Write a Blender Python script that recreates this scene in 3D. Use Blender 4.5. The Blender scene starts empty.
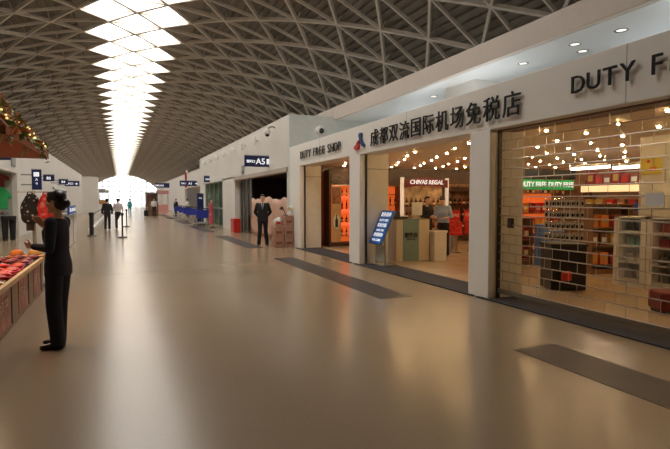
import bpy, bmesh, math, random
from mathutils import Vector, Matrix, Euler
random.seed(7)
S = bpy.context.scene
COL = S.collection
R = math.radians
WORLD = 8.; BULB = 250.; EXPO = 0.

# ------------------------------------------------------------------ materials
MATS = {}
def mat(name, col, rough=.5, metal=0., var=0., scale=6., emit=0., spec=.5, bump=0., coat=0., alpha=1., trans=0.):
    if name in MATS: return MATS[name]
    m = bpy.data.materials.new(name); m.use_nodes = True
    nt = m.node_tree; b = nt.nodes['Principled BSDF']
    b.inputs['Base Color'].default_value = (*col, 1)
    b.inputs['Roughness'].default_value = rough
    b.inputs['Metallic'].default_value = metal
    b.inputs['Specular IOR Level'].default_value = spec
    b.inputs['Coat Weight'].default_value = coat
    b.inputs['Transmission Weight'].default_value = trans
    if emit:
        b.inputs['Emission Color'].default_value = (*col, 1)
        b.inputs['Emission Strength'].default_value = emit
    tc = nt.nodes.new('ShaderNodeTexCoord')
    nz = nt.nodes.new('ShaderNodeTexNoise'); nz.inputs['Scale'].default_value = scale; nz.inputs['Detail'].default_value = 4
    nt.links.new(tc.outputs['Object'], nz.inputs['Vector'])
    v = var if var else .04
    rp = nt.nodes.new('ShaderNodeValToRGB')
    rp.color_ramp.elements[0].position = .3; rp.color_ramp.elements[1].position = .7
    rp.color_ramp.elements[0].color = (*[c*(1-v) for c in col], 1)
    rp.color_ramp.elements[1].color = (*[min(1, c*(1+v)) for c in col], 1)
    nt.links.new(nz.outputs['Fac'], rp.inputs['Fac'])
    nt.links.new(rp.outputs['Color'], b.inputs['Base Color'])
    if bump:
        bp = nt.nodes.new('ShaderNodeBump'); bp.inputs['Strength'].default_value = bump; bp.inputs['Distance'].default_value = .02
        nt.links.new(nz.outputs['Fac'], bp.inputs['Height']); nt.links.new(bp.outputs['Normal'], b.inputs['Normal'])
    MATS[name] = m
    return m

def glass(name, tint=(1, 1, 1), gloss=.08, haze=0.):
    if name in MATS: return MATS[name]
    m = bpy.data.materials.new(name); m.use_nodes = True
    nt = m.node_tree; nt.nodes.clear()
    o = nt.nodes.new('ShaderNodeOutputMaterial'); t = nt.nodes.new('ShaderNodeBsdfTransparent'); g = nt.nodes.new('ShaderNodeBsdfGlossy')
    t.inputs[0].default_value = (*tint, 1); g.inputs['Roughness'].default_value = .05
    mx = nt.nodes.new('ShaderNodeMixShader'); mx.inputs[0].default_value = gloss
    nt.links.new(t.outputs[0], mx.inputs[1]); nt.links.new(g.outputs[0], mx.inputs[2])
    last = mx
    if haze:
        d = nt.nodes.new('ShaderNodeBsdfTranslucent'); d.inputs[0].default_value = (.9, .9, .9, 1)
        m2 = nt.nodes.new('ShaderNodeMixShader'); m2.inputs[0].default_value = haze
        nt.links.new(mx.outputs[0], m2.inputs[1]); nt.links.new(d.outputs[0], m2.inputs[2]); last = m2
    nt.links.new(last.outputs[0], o.inputs[0])
    MATS[name] = m
    return m

def floor_mat():
    m = mat('floor_terrazzo', (.5, .41, .31), .3)
    nt = m.node_tree; b = nt.nodes['Principled BSDF']
    tc = nt.nodes.new('ShaderNodeTexCoord')
    n1 = nt.nodes.new('ShaderNodeTexNoise'); n1.inputs['Scale'].default_value = .35; n1.inputs['Detail'].default_value = 3
    n2 = nt.nodes.new('ShaderNodeTexNoise'); n2.inputs['Scale'].default_value = 60; n2.inputs['Detail'].default_value = 2
    nt.links.new(tc.outputs['Object'], n1.inputs['Vector']); nt.links.new(tc.outputs['Object'], n2.inputs['Vector'])
    r1 = nt.nodes.new('ShaderNodeMix'); r1.data_type = 'RGBA'
    r1.inputs['A'].default_value = (*FLOOR_A, 1); r1.inputs['B'].default_value = (*FLOOR_B, 1)
    nt.links.new(n1.outputs['Fac'], r1.inputs['Factor'])
    r2 = nt.nodes.new('ShaderNodeMix'); r2.data_type = 'RGBA'; r2.blend_type = 'OVERLAY'; r2.inputs['Factor'].default_value = .12
    nt.links.new(r1.outputs['Result'], r2.inputs['A']); nt.links.new(n2.outputs['Color'], r2.inputs['B'])
    nt.links.new(r2.outputs['Result'], b.inputs['Base Color'])
    rr = nt.nodes.new('ShaderNodeMapRange'); rr.inputs['To Min'].default_value = .185; rr.inputs['To Max'].default_value = .255
    nt.links.new(n1.outputs['Fac'], rr.inputs['Value']); nt.links.new(rr.outputs['Result'], b.inputs['Roughness'])
    b.inputs['Specular IOR Level'].default_value = .55
    return m
FLOOR_A = (.275, .198, .124); FLOOR_B = (.32, .236, .152)

# ------------------------------------------------------------------ mesh builder
class MB:
    def __init__(self): self.v = []; self.f = []
    def add(self, vs, fs):
        n = len(self.v); self.v += [tuple(x) for x in vs]; self.f += [tuple(i+n for i in q) for q in fs]; return self
    def box(self, x0, x1, y0, y1, z0, z1, M=None):
        vs = [Vector((x, y, z)) for x in (x0, x1) for y in (y0, y1) for z in (z0, z1)]
        if M: vs = [M @ q for q in vs]
        return self.add(vs, [(0, 1, 3, 2), (4, 6, 7, 5), (0, 4, 5, 1), (2, 3, 7, 6), (0, 2, 6, 4), (1, 5, 7, 3)])
    def bar(self, p, q, w, d, upv=(0, 0, 1)):
        p = Vector(p); q = Vector(q); a = (q-p).normalized(); u = Vector(upv)
        s = a.cross(u)
        if s.length < 1e-4: s = a.cross(Vector((1, 0, 0)))
        s.normalize(); u = s.cross(a)
        vs = [e + s*i*w/2 + u*j*d/2 for e in (p, q) for i, j in ((-1, -1), (1, -1), (1, 1), (-1, 1))]
        return self.add(vs, [(0, 1, 2, 3), (7, 6, 5, 4), (0, 4, 5, 1), (1, 5, 6, 2), (2, 6, 7, 3), (3, 7, 4, 0)])
    def cyl(self, p, q, r, r2=None, n=12):
        r2 = r if r2 is None else r2
        p = Vector(p); q = Vector(q); a = (q-p).normalized(); s = a.orthogonal().normalized(); u = a.cross(s)
        vs = [e + (s*math.cos(t)+u*math.sin(t))*rr for e, rr in ((p, r), (q, r2)) for t in [2*math.pi*i/n for i in range(n)]]
        return self.add(vs, [(i, (i+1) % n, n+(i+1) % n, n+i) for i in range(n)] + [tuple(range(n-1, -1, -1)), tuple(range(n, 2*n))])
    def tube(self, pts, r, n=8):
        for a, b in zip(pts[:-1], pts[1:]): self.cyl(a, b, r, r, n)
        return self
    def lathe(self, prof, c=(0, 0, 0), n=16, M=None):
        vs = []; fs = []
        for r, z in prof:
            for i in range(n):
                t = 2*math.pi*i/n; vs.append(Vector((c[0]+r*math.cos(t), c[1]+r*math.sin(t), c[2]+z)))
        for k in range(len(prof)-1):
            for i in range(n): fs.append((k*n+i, k*n+(i+1) % n, (k+1)*n+(i+1) % n, (k+1)*n+i))
        fs.append(tuple(range(n-1, -1, -1))); fs.append(tuple(range((len(prof)-1)*n, len(prof)*n)))
        if M: vs = [M @ q for q in vs]
        return self.add(vs, fs)
    def ell(self, c, r, n=14, k=9, rot=None):
        vs = []; fs = []; c = Vector(c)
        for j in range(1, k):
            a = math.pi*j/k
            for i in range(n):
                t = 2*math.pi*i/n
                q = Vector((r[0]*math.sin(a)*math.cos(t), r[1]*math.sin(a)*math.sin(t), r[2]*math.cos(a)))
                if rot: q = rot @ q
                vs.append(c+q)
        top = Vector((0, 0, r[2])); bot = -top
        if rot: top = rot @ top; bot = rot @ bot
        T = len(vs); vs += [c+top, c+bot]
        for j in range(k-2):
            for i in range(n): fs.append((j*n+i, (j+1)*n+i, (j+1)*n+(i+1) % n, j*n+(i+1) % n))
        for i in range(n): fs.append((T, i, (i+1) % n)); fs.append((T+1, (k-2)*n+(i+1) % n, (k-2)*n+i))
        return self.add(vs, fs)
    def prism(self, pts, d0, d1, M=None):           # outline pts (a,b) extruded along third axis
        n = len(pts)
        vs = [Vector((a, b, d)) for d in (d0, d1) for a, b in pts]
        if M: vs = [M @ q for q in vs]
        return self.add(vs, [(i, (i+1) % n, n+(i+1) % n, n+i) for i in range(n)] + [tuple(range(n-1, -1, -1)), tuple(range(n, 2*n))])
    def build(self, name, m, parent=None, smooth=False, bevel=0., loc=None):
        me = bpy.data.meshes.new(name); me.from_pydata(self.v, [], self.f)
        bm = bmesh.new(); bm.from_mesh(me); bmesh.ops.recalc_face_normals(bm, faces=bm.faces); bm.to_mesh(me); bm.free()
        return link(name, me, m, parent, smooth, bevel, loc)

def link(name, me, m, parent=None, smooth=False, bevel=0., loc=None):
    if m: me.materials.append(m)
    if smooth:
        for p in me.polygons: p.use_smooth = True
        if smooth is True: me.set_sharp_from_angle(angle=R(40))
    o = bpy.data.objects.new(name, me); COL.objects.link(o)
    if parent: o.parent = parent
    if loc: o.location = loc
    if bevel:
        b = o.modifiers.new('b', 'BEVEL'); b.width = bevel; b.segments = 2; b.limit_method = 'ANGLE'
    return o

def tag(o, label, cat, group=None):
    o['label'] = label; o['category'] = cat
    if group: o['group'] = group
    return o
def thing(name, label, cat, loc=(0, 0, 0), rz=0, group=None):
    o = bpy.data.objects.new(name, None); COL.objects.link(o); o.location = loc; o.rotation_euler = (0, 0, rz)
    o.empty_display_size = .1
    return tag(o, label, cat, group)
def struct(o): o['kind'] = 'structure'; return o
def dup(root, loc=None, rz=None, label=None, group=None):
    def cp(o, par):
        c = o.copy(); COL.objects.link(c); c.parent = par
        for k in list(o.children): cp(k, c)
        return c
    r = cp(root, None)
    if loc is not None: r.location = loc
    if rz is not None: r.rotation_euler = (0, 0, rz)
    if label: r['label'] = label
    if group: r['group'] = group
    return r

def text_mesh(s, size, depth=.01, bold=.0, align='CENTER', shear=0.):
    c = bpy.data.curves.new('lettering', 'FONT'); c.body = s; c.size = size; c.extrude = depth/2; c.offset = bold
    c.align_x = align; c.align_y = 'CENTER'; c.resolution_u = 3; c.shear = shear
    o = bpy.data.objects.new('lettering', c); COL.objects.link(o)
    dg = bpy.context.evaluated_depsgraph_get(); dg.update()
    me = bpy.data.meshes.new_from_object(o.evaluated_get(dg))
    bpy.data.objects.remove(o); bpy.data.curves.remove(c)
    me.materials.clear()
    return me
def frame(right, up, pos):
    r = Vector(right).normalized(); u = Vector(up).normalized(); n = r.cross(u)
    M = Matrix((r, u, n)).transposed().to_4x4(); M.translation = Vector(pos); return M
def text(s, size, m, parent, pos, right, up=(0, 0, 1), depth=.01, bold=0., name='lettering', align='CENTER', sx=1., shear=0.):
    me = text_mesh(s, size, depth, bold, align, shear)
    me.transform(frame(right, up, pos) @ Matrix.Diagonal((sx, 1, 1, 1)))
    return link(name, me, m, parent)

# ------------------------------------------------------------------ palette
white_wall = mat('white_wall_paint', (.74, .7, .64), .5, var=.03, scale=.7)
panel_white = mat('facade_panel', (.9, .86, .79), .4, var=.02, scale=.5)
soffit_m = mat('soffit_metal_panel', (.84, .86, .86), .28, .25, var=.03, scale=.8)
canopy_m = mat('canopy_band', (.6, .52, .45), .45, var=.02)
steel_roof = mat('roof_steel', (.78, .71, .61), .5, var=.05)
deck_m = mat('roof_deck', (.28, .245, .2), .7, var=.12, scale=3)
dark = mat('black_metal', (.018, .017, .017), .4)
char_m = mat('sign_letter_black', (.012, .011, .011), .35)
mat_dark = mat('entrance_mat_fibre', (.026, .024, .03), .85, var=.3, scale=90, bump=.4)
inlay = mat('dark_granite', (.055, .046, .042), .42, var=.2, scale=50, spec=.3)
navy = mat('sign_navy', (.012, .022, .11), .4)
sign_txt = mat('sign_white_print', (.9, .92, .95), .4, emit=.6)
chrome = mat('chrome', (.7, .69, .67), .22, 1.)
shut_m = mat('shutter_steel', (.5, .45, .4), .3, 1.)
alu = mat('aluminium', (.5, .49, .47), .35, .8)
beige = mat('beige_laminate', (.66, .57, .44), .4)
teal = mat('teal_laminate', (.2, .3, .28), .4)
white_lam = mat('white_laminate', (.78, .76, .72), .35)
wood = mat('brown_wood', (.2, .1, .05), .5, var=.25, scale=12)
wood_dark = mat('dark_wood', (.06, .028, .018), .4, var=.25, scale=12)
maroon = mat('maroon_board', (.16, .016, .018), .4)
red = mat('red_gloss', (.55, .02, .015), .35)
redd = mat('dark_red', (.25, .02, .02), .45)
orange = mat('orange_print', (.75, .22, .03), .5)
yellow = mat('yellow_print', (.6, .5, .06), .5)
green = mat('green_print', (.02, .33, .09), .5)
blue = mat('blue_print', (.03, .1, .5), .45)
bluel = mat('light_blue_plastic', (.13, .26, .58), .4)
purple = mat('violet_blue', (.08, .06, .36), .5)
grey = mat('grey_plastic', (.25, .25, .25), .5)
black = mat('black_fabric', (.012, .012, .014), .75)
skin_m = mat('skin', (.66, .38, .25), .5)
hair_m = mat('black_hair', (.012, .01, .01), .38, var=.3, scale=40)
suit_navy = mat('navy_wool', (.009, .011, .03), .8, var=.1, scale=60)
suit_black = mat('black_wool', (.014, .013, .015), .8)
shoe_m = mat('black_leather', (.012, .011, .011), .3)
salmon = mat('salmon_sheet', (.62, .36, .25), .6, var=.12, scale=2, bump=.3)
carton = mat('brown_carton', (.42, .23, .16), .7, var=.12, scale=8)
warm_bulb = mat('warm_bulb', (1., .66, .3), .4, emit=BULB)
lit_orange = mat('lit_orange_panel', (1., .17, .03), .5, emit=.55)
lit_cream = mat('lit_cream_panel', (1., .75, .4), .5, emit=.7)
tube_white = mat('fluorescent_tube', (1., .95, .88), .4, emit=4.)
shop_floor_m = mat('shop_floor_tile', (.5, .38, .25), .22, var=.1, scale=1.5)
shop_ceil_m = mat('shop_ceiling_tile', (.72, .6, .45), .6, var=.1, scale=8)
beige_wall = mat('beige_partition', (.7, .67, .6), .5)
leaf_g = mat('green_leaf', (.1, .2, .04), .5, var=.4, scale=9)
leaf_o = mat('autumn_leaf', (.5, .16, .04), .6, var=.4, scale=9)

# ------------------------------------------------------------------ setting
XC = .95; RV = 17.2; HH = 1.31; ZA = 10.75; Y0 = 26.56; DY = 1.727
N0, N1 = -26, 100
def vault(m, n, off=0.):
    t = m*HH/RV
    return Vector((XC+(RV+off)*math.sin(t), Y0+n*DY, ZA-RV+(RV+off)*math.cos(t)))
YB, YE = Y0+N0*DY, Y0+N1*DY

f = MB().box(-16, 15.8, YB, YE+.3, -.2, 0).build('floor', floor_mat()); struct(f)
mb = MB(); D = .03; NS = -12
prof = []                                                   # standing-seam deck profile, half width from skylight out
nseg = 4
for side in (-1, 1):
    ts = []
    m = 2.0
    k = 0
    while m < 13.01:
        o_ = D+.34*min(1, (m-2)/.8)+(0 if k % 2 == 0 else .13); ts.append((m, o_)); ts.append((m+.11, o_)); m += .12 if k % 2 == 0 else .13; k += 1
    base = len(mb.v)
    vs = []
    for n in (N0, N1):
        for q, o in ts: vs.append(vault(side*q, n, o))
    L = len(ts)
    mb.add(vs, [(i, i+1, L+i+1, L+i) for i in range(L-1)])
    if side == 1:
        for n in range(N0, NS, 2): mb.add([vault(q, n+e, D) for e in (0, 2) for q in (-2, -1, 0, 1, 2)], [(i, i+1, i+6, i+5) for i in range(4)])  # unseen near roof closed over without glazing, to dim the near floor
        mb.add([vault(q, NS, D+o) for o in (0, .3) for q in (-2, 2)], [(0, 1, 3, 2)])
    for n in range(NS, N1, 2):
        for a, b, c in (((2, n), (1, n+1), (2, n+2)),):
            mb.add([vault(side*a[0], a[1], D), vault(side*b[0], b[1], D), vault(side*c[0], c[1], D)], [(0, 1, 2)])
            # depth of the tooth edge
            for p, q in ():
                mb.add([vault(side*p[0], p[1], D), vault(side*q[0], q[1], D), vault(side*q[0], q[1], D+.08), vault(side*p[0], p[1], D+.08)], [(0, 1, 2, 3)])
struct(mb.build('ceiling', deck_m))
mb = MB()
for n in range(NS, N1, 2):                                  # skylight glazing
    for s0, s1 in (((-2, n), (-1, n+1)),):
        mb.add([vault(-2, n, D+.06), vault(0, n, D+.06), vault(2, n, D+.06), vault(1, n+1, D+.06), vault(0, n+1, D+.06), vault(-1, n+1, D+.06)], [(0, 1, 4, 5), (1, 2, 3, 4)])
        mb.add([vault(-1, n+1, D+.06), vault(0, n+1, D+.06), vault(1, n+1, D+.06), vault(2, n+2, D+.06), vault(0, n+2, D+.06), vault(-2, n+2, D+.06)], [(0, 1, 4, 5), (1, 2, 3, 4)])
struct(mb.build('window_1', glass('skylight_glass', (1, 1, 1), .04, .12)))
mb = MB()
for n in range(N0, N1+1):
    for m in range(-12, 13):
        if (m+n) % 2: continue
        p = vault(m, n)
        nrm = (p-Vector((XC, p.y, ZA-RV))).normalized()
        k_ = 1.45 if n >= NS and abs(m) < 2 else 1
        for mm, nn, w, d in ((m+2, n, .075*k_, .13*k_), (m+1, n+1, .095*k_, .16*k_), (m-1, n+1, .095*k_, .16*k_)):
            if abs(mm) <= 12 and nn <= N1: mb.bar(p, vault(mm, nn), w, d, nrm)
        mb.cyl(p-nrm*.08*k_, p+nrm*.1*k_, .12*k_, .12*k_, 6)
struct(mb.build('trim_1', steel_roof))                      # lattice of roof ribs
mb = MB()
for n in range(N0, N1+1):                                   # short hangers from deck to the lattice nodes
    for m in range(-12, 13, 1):
        if (m+n) % 2 or abs(m) < 3: continue
        mb.bar(vault(m, n, .05), vault(m, n, D+.4), .05, .05, (0, 1, 0))
struct(mb.build('trim_2', steel_roof))
struct(MB().box(15.5, 15.8, YB, YE, 0, 4).build('wall_right', white_wall))
struct(MB().box(-14, -13.7, YB, YE, 0, 4.6).build('wall_left', white_wall))
struct(MB().box(-16, 15.8, YB-.3, YB, 0, 12.5).build('wall_back', white_wall))
# end wall: arch ring, window
def arc(Rr, za, a0, a1, n):
    return [(XE+Rr*math.sin(a0+(a1-a0)*i/n), za-Rr+Rr*math.cos(a0+(a1-a0)*i/n)) for i in range(n+1)]
XE = 2.6
def ring(mb, inner, outer, y0, y1):
    n = len(inner)
    for k in range(n-1):
        q = [inner[k], inner[k+1], outer[k+1], outer[k]]
        mb.prism([(a, b) for a, b in q], y0, y1, Matrix(((1, 0, 0, 0), (0, 0, 1, 0), (0, 1, 0, 0), (0, 0, 0, 1))))
mb = MB()
inn = arc(17.8, 10.5, -R(38), R(36), 24); out = arc(20.5, 13., -R(48), R(46), 24)
ring(mb, inn, out, YE, YE+.3)
mb.box(-16, inn[0][0]+.05, YE, YE+.3, 0, 9); mb.box(inn[-1][0]-.05, 15.8, YE, YE+.3, 0, 9)
struct(mb.build('wall_far', white_wall))
mb = MB()
pane = [(a, b) for a, b in inn] + [(inn[-1][0], 0), (inn[0][0], 0)]
mb.prism(pane, YE+.14, YE+.16, Matrix(((1, 0, 0, 0), (0, 0, 1, 0), (0, 1, 0, 0), (0, 0, 0, 1))))
struct(mb.build('window_2', glass('end_glass', (1, 1, 1), .05, .05)))
mb = MB()
for i in range(12):
    x = -7.4+i*1.85
    z = 10.5-17.8+math.sqrt(max(0, 17.8**2-(x-XE)**2))
    mb.box(x-.13, x+.13, YE-.1, YE+.12, 0, z)
for z in (1.9, 3., 4.6, 6.4, 8.2):
    half = math.sqrt(17.8**2-(z-10.5+17.8)**2) if z > 6.3 else 10
    mb.box(XE-min(half, 10.2), XE+min(half, 9.6), YE-.08, YE+.12, z-.12, z+.12)
struct(mb.build('trim_3', alu))

# floor inlays
for k in range(12):
    y = -2.1+9.1*k
    struct(MB().box(3.79, 4.36, y, y+6.15, 0, .003).build('trim_%d' % (4+k), inlay))

# ---- duty free facade
XF = 5.35; XR = 5.85
COLS = [(15.35, 16.4), (10.95, 11.55), (6.3, 6.8), (1.6, 2.1)]
mb = MB()
for a, b in COLS: mb.box(XF, 5.5, a, b, 0, 2.69)
mb.box(XF, XR, -3, 16.4, 2.68, 3.37)
mb.box(XF, XR, -3.5, -3, 0, 3.37)
struct(mb.build('wall_facade', panel_white, bevel=.012))
mb = MB()
for y in (-.6, 4.02, 8.8, 13.6): mb.box(XF-.001, XF+.02, y-.004, y+.004, 2.69, 3.36)
struct(mb.build('trim_20', grey))
# partitions seen through the openings, shop shell
mb = MB()
for (ya, yb), xe in zip(COLS, (6.1, 6.15, 6.05, 6.05)): mb.box(5.5, xe, ya+.02, yb-.02, 0, 2.75)
struct(mb.build('wall_partition', beige_wall))
mb = MB()
for (ya, yb), xe in zip(COLS[:2], (6.1, 6.15)): mb.box(5.54, xe, ya+.014, ya+.02, 2.33, 2.345)
struct(mb.build('trim_21', grey))
struct(MB().box(XR, 14.8, -3.5, 16.3, 0, .004).build('floor_shop', shop_floor_m))
struct(MB().box(XR, 14.8, -3.5, 16.3, 2.75, 2.9).build('ceiling_shop', shop_ceil_m))
struct(MB().box(XR, 14.8, 16.3, 16.39, 0, 2.9).build('wall_shop_far', wood_dark))
struct(MB().box(14.7, 14.8, -3.5, 16.3, 0, 2.9).build('wall_shop_right', wood))
struct(MB().box(XR, 14.8, -3.6, -3.5, 0, 2.9).build('wall_shop_near', beige_wall))
struct(MB().box(XR, 14.8, -3.5, 16.3, 3.2, 3.3).build('ceiling_facade', panel_white))
mb = MB()
struct(MB().box(9.0, 9.4, 4.6, 6.44, 0, 2.75).build('wall_pillar', beige_wall))
# cross wall above the shop roof, A5 wall block
struct(MB().box(XF, 14.5, 16.4, 16.7, 0, 4.5).build('wall_cross', mat('grey_white_wall', (.66, .68, .64), .5)))
mb = MB()
mb.box(XF, XF+.35, 16.7, 37, 2.68, 4.5)
mb.box(XF, XF+.35, 25.3, 28.6, 0, 2.75)
mb.box(XF, XF+.35, 35, 37, 0, 2.75)
mb.box(XF, 14, 37, 37.2, 0, 4.5)
struct(mb.build('wall_gates', white_wall))
mb = MB()
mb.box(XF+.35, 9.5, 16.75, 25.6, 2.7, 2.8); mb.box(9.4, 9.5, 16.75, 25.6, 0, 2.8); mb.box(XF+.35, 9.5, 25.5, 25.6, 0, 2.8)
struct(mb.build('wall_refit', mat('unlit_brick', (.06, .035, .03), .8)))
struct(MB().box(XF-.06, XF+.3, 16.6, 25.3, 2.56, 2.72).build('trim_22', mat('beam_beige', (.5, .42, .34), .5)))
mb = MB()
mb.box(XF+.35, 9.5, 28.6, 35, 2.7, 2.8); mb.box(9.4, 9.5, 28.6, 35, 0, 2.8)
struct(mb.build('wall_glass_shop', mat('pale_green_wall', (.5, .58, .48), .5)))
mb = MB()
mb.box(6.9, 7.2, 37.2, 92, 2.9, 4.5); mb.box(6.9, 7.2, 60, 92, 0, 2.9); mb.box(11, 11.2, 37, 60, 0, 4.4); mb.box(7.2, 11, 37, 60, 2.9, 3)
struct(mb.build('wall_far_gates', white_wall))
mb = MB(); mb.box(6.3, 14, 92, 92.3, 0, 4.6); mb.box(6.3, 6.6, 92.3, 96, 0, 4.6)
struct(mb.build('wall_end_block', white_wall))
# canopy over the shops
mb = MB(); mb.box(6.98, 7.1, -16, 16.38, 4.4, 4.84); mb.box(6.98, 7.1, 16.38, 30, 4.52, 4.84); struct(mb.build('trim_23', canopy_m, bevel=.02))
mb = MB(); mb.box(7.1, 13.2, -16, 16.38, 4.4, 4.5); mb.box(7.1, 13.2, 16.38, 30, 4.52, 4.6); struct(mb.build('ceiling_canopy', soffit_m))
struct(MB().box(7.66, 9.5, 9.6, 10.7, 3.3, 4.4).build('wall_duct', white_wall))
# left side
mb = MB()
mb.box(-4.2, -4, 25.0, 37.5, 0, 4.48); mb.box(-4.2, -4, -6, 25, 2.72, 4.48); mb.box(-4.2, -4, 46, 65, 0, 4.48); mb.box(-4.2, -4, 37.5, 46, 2.3, 4.48)
mb.box(-4.2, -4, -6, 6, 0, 2.72)
mb.box(-13.5, -2.35, 65, 65.3, 0, 4.3); mb.box(-2.65, -2.35, 65.3, 68, 0, 4.3)
mb.box(-13.5, -4.2, -6.2, -6, 0, 4.48)
struct(mb.build('wall_side', white_wall))
mb = MB(); mb.box(-7, -4.2, 6, 25, 2.72, 2.85); mb.box(-7.1, -7, 6, 25, 0, 2.85); mb.box(-7, -4.2, 25, 25.1, 0, 2.85); mb.box(-7, -4.2, 5.9, 6, 0, 2.85)
struct(mb.build('wall_gift_shop', mat('grey_green_wall', (.42, .42, .36), .6)))
mb = MB(); mb.box(-7, -6.9, 37.5, 46, 0, 2.5); mb.box(-6.9, -4.2, 37.5, 46, 2.4, 2.5); mb.box(-6.9, -4.2, 46, 46.1, 0, 2.4); mb.box(-6.9, -4.2, 37.4, 37.5, 0, 2.4)
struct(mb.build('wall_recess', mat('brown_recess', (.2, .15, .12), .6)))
mb = MB(); mb.box(-4.02, -3.92, 37.3, 37.6, 0, 2.4); mb.box(-4.02, -3.92, 45.9, 46.2, 0, 2.4); mb.box(-4.02, -3.92, 37.3, 46.2, 2.3, 2.45); mb.box(-4.02, -3.94, 41.5, 41.8, 0, 2.3)
struct(mb.build('door_1', mat('white_door_frame', (.8, .8, .78), .4)))

# ------------------------------------------------------------------ facade lettering (things)
def facade_sign(name, label, chars, yl, pitch, zc, size, bold, sxf=1., extra=0.):
    t = thing(name, label, 'sign', (XF, yl, zc))
    adv = 0.
    for i, ch in enumerate(chars):
        if ch == ' ':
            adv += .55; continue
        adv += 1.
        me = text_mesh(ch, size, .022, bold)
        xs = [v.co.x for v in me.vertices]; ys = [v.co.y for v in me.vertices]
        cx, cy = (min(xs)+max(xs))/2, (min(ys)+max(ys))/2
        me.transform(frame((0, -1, 0), (0, 0, 1), (-.035, -pitch*(adv-.5), 0)) @ Matrix.Diagonal((sxf, 1, 1, 1)) @ Matrix.Translation((-cx, -cy, 0)))
        o = link('letter', me, char_m, t)
        if i in (0, len(chars)-1):
            pass
    return t
s1 = facade_sign('shop_sign', 'small black DUTY FREE SHOP letters above the orange-lit doorway', 'DUTY FREE SHOP', 15.2, .246, 3.0, .34, .001)
s2 = facade_sign('shop_sign', 'large black Chinese characters on the fascia between the two wide openings', '成都双流国际机场免税店', 10.35, .432, 2.99, .40, .0)
s3 = facade_sign('shop_sign', 'bold black DUTY FREE letters on the fascia above the closed shutter', 'DUTY FREE SHOP', 4.76, .222, 3.035, .31, 0)
# emblem
t = thing('emblem', 'red and blue swooping emblem left of the Chinese characters on the fascia', 'emblem', (XF, 10.92, 2.98))
Mx = frame((0, -1, 0), (0, 0, 1), (-.03, 0, 0)) @ Matrix.Diagonal((1.35, 1, 1, 1))
MB().prism([(-.02, .16), (.03, .21), (.09, .2), (.1, .14), (.09, .06), (.13, -.02), (.2, -.09), (.2, -.15), (.12, -.12), (.05, -.05), (.02, .04), (.0, .1)], -.03, .02, Mx).build('blue_figure', mat('emblem_blue', (.02, .06, .18), .4), t)
MB().prism([(-.02, .04), (-.08, .0), (-.13, -.07), (-.2, -.1), (-.2, -.15), (-.12, -.19), (-.04, -.17), (.0, -.1), (-.03, -.04)], -.03, .02, Mx).build('red_figure', mat('emblem_red', (.6, .05, .05), .4), t)

# entrance mats
for (a, b, lab) in ((11.57, 15.33, 'dark grey entrance mat below the orange-lit doorway'), (6.82, 10.93, 'dark grey entrance mat in front of the reception desk opening'), (2.12, 6.28, 'long dark entrance mat under the closed roller shutter')):
    tag(MB().prism([(XF-.06, a-.2), (XF-.06, b+.24), (XF-.005, b+.24), (XF-.005, b), (6.08, b), (6.08, a), (XF-.005, a), (XF-.005, a-.2)], .004, .018).build('entrance_mat', mat_dark), lab, 'mat')

# cameras and wall lamps on the high walls
t = thing('dome_camera', 'round white dome camera with black lens on the cross wall above DUTY FREE SHOP', 'camera', (6.46, 16.42, 4.0))
Mr = Matrix.Rotation(R(90), 4, 'X')
MB().lathe([(.16, 0), (.17, .05), (.16, .14), (.1, .2)], n=20, M=Mr).build('housing', white_lam, t, True)
MB().ell((0, -.19, -.03), (.095, .07, .095)).build('lens', char_m, t, True)
t = thing('wall_camera', 'white camera on a curved bracket near the corner of the high wall', 'camera', (XF, 18.1, 4.1))
MB().tube([(0, 0, .15), (-.12, 0, .2), (-.25, 0, .14), (-.3, 0, .04)], .03).build('bracket', grey, t, True)
MB().lathe([(.05, .1), (.12, .04), (.13, -.06), (.09, -.1)], c=(-.3, 0, 0), n=16).build('housing', white_lam, t, True)
MB().ell((-.3, 0, -.12), (.08, .08, .07)).build('lens', char_m, t, True)
proto = None
for i, (y, z) in enumerate(((20.6, 4.05), (22.8, 4.04), (25.1, 4.03), (27.4, 4.03), (29.6, 4.02), (32., 4.02), (34.2, 4.02))):
    lab = 'small white cone lamp in the row along the high gate wall'
    if not proto:
        proto = thing('wall_lamp', lab, 'lamp', (XF, y, z), 0, 'white lamps on the gate wall')
        MB().cyl((0, 0, 0), (-.12, 0, 0), .025, .025, 8).build('arm', alu, proto, True)
        MB().lathe([(.04, .16), (.09, .12), (.1, -.06), (.05, -.16)], c=(-.16, 0, 0), n=14).build('lamp_shade', mat('white_enamel', (.92, .92, .9), .3), proto, True)
    else: dup(proto, (XF, y, z))

# soffit downlights
proto = None
for x, y in ((7.7, 5.9), (7.62, 6.75), (7.7, 8.1), (8.3, 5.3), (8.1, 7.0), (7.9, 9.7), (7.9, 11.6), (7.7, 4.6), (7.9, 3.4)):
    if not proto:
        proto = thing('recessed_downlight', 'small round downlight let into the pale soffit above the shop fascia', 'light', (x, y, 4.4), 0, 'downlights in the soffit')
        MB().lathe([(.1, 0), (.11, -.012), (.085, -.014), (.08, 0)], n=18).build('trim_ring', chrome, proto, True)
        MB().cyl((0, 0, -.002), (0, 0, -.008), .075, .075, 16).build('diffuser', mat('downlight_lens', (1, .93, .8), .3, emit=1.), proto)
    else: dup(proto, (x, y, 4.4))

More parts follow.
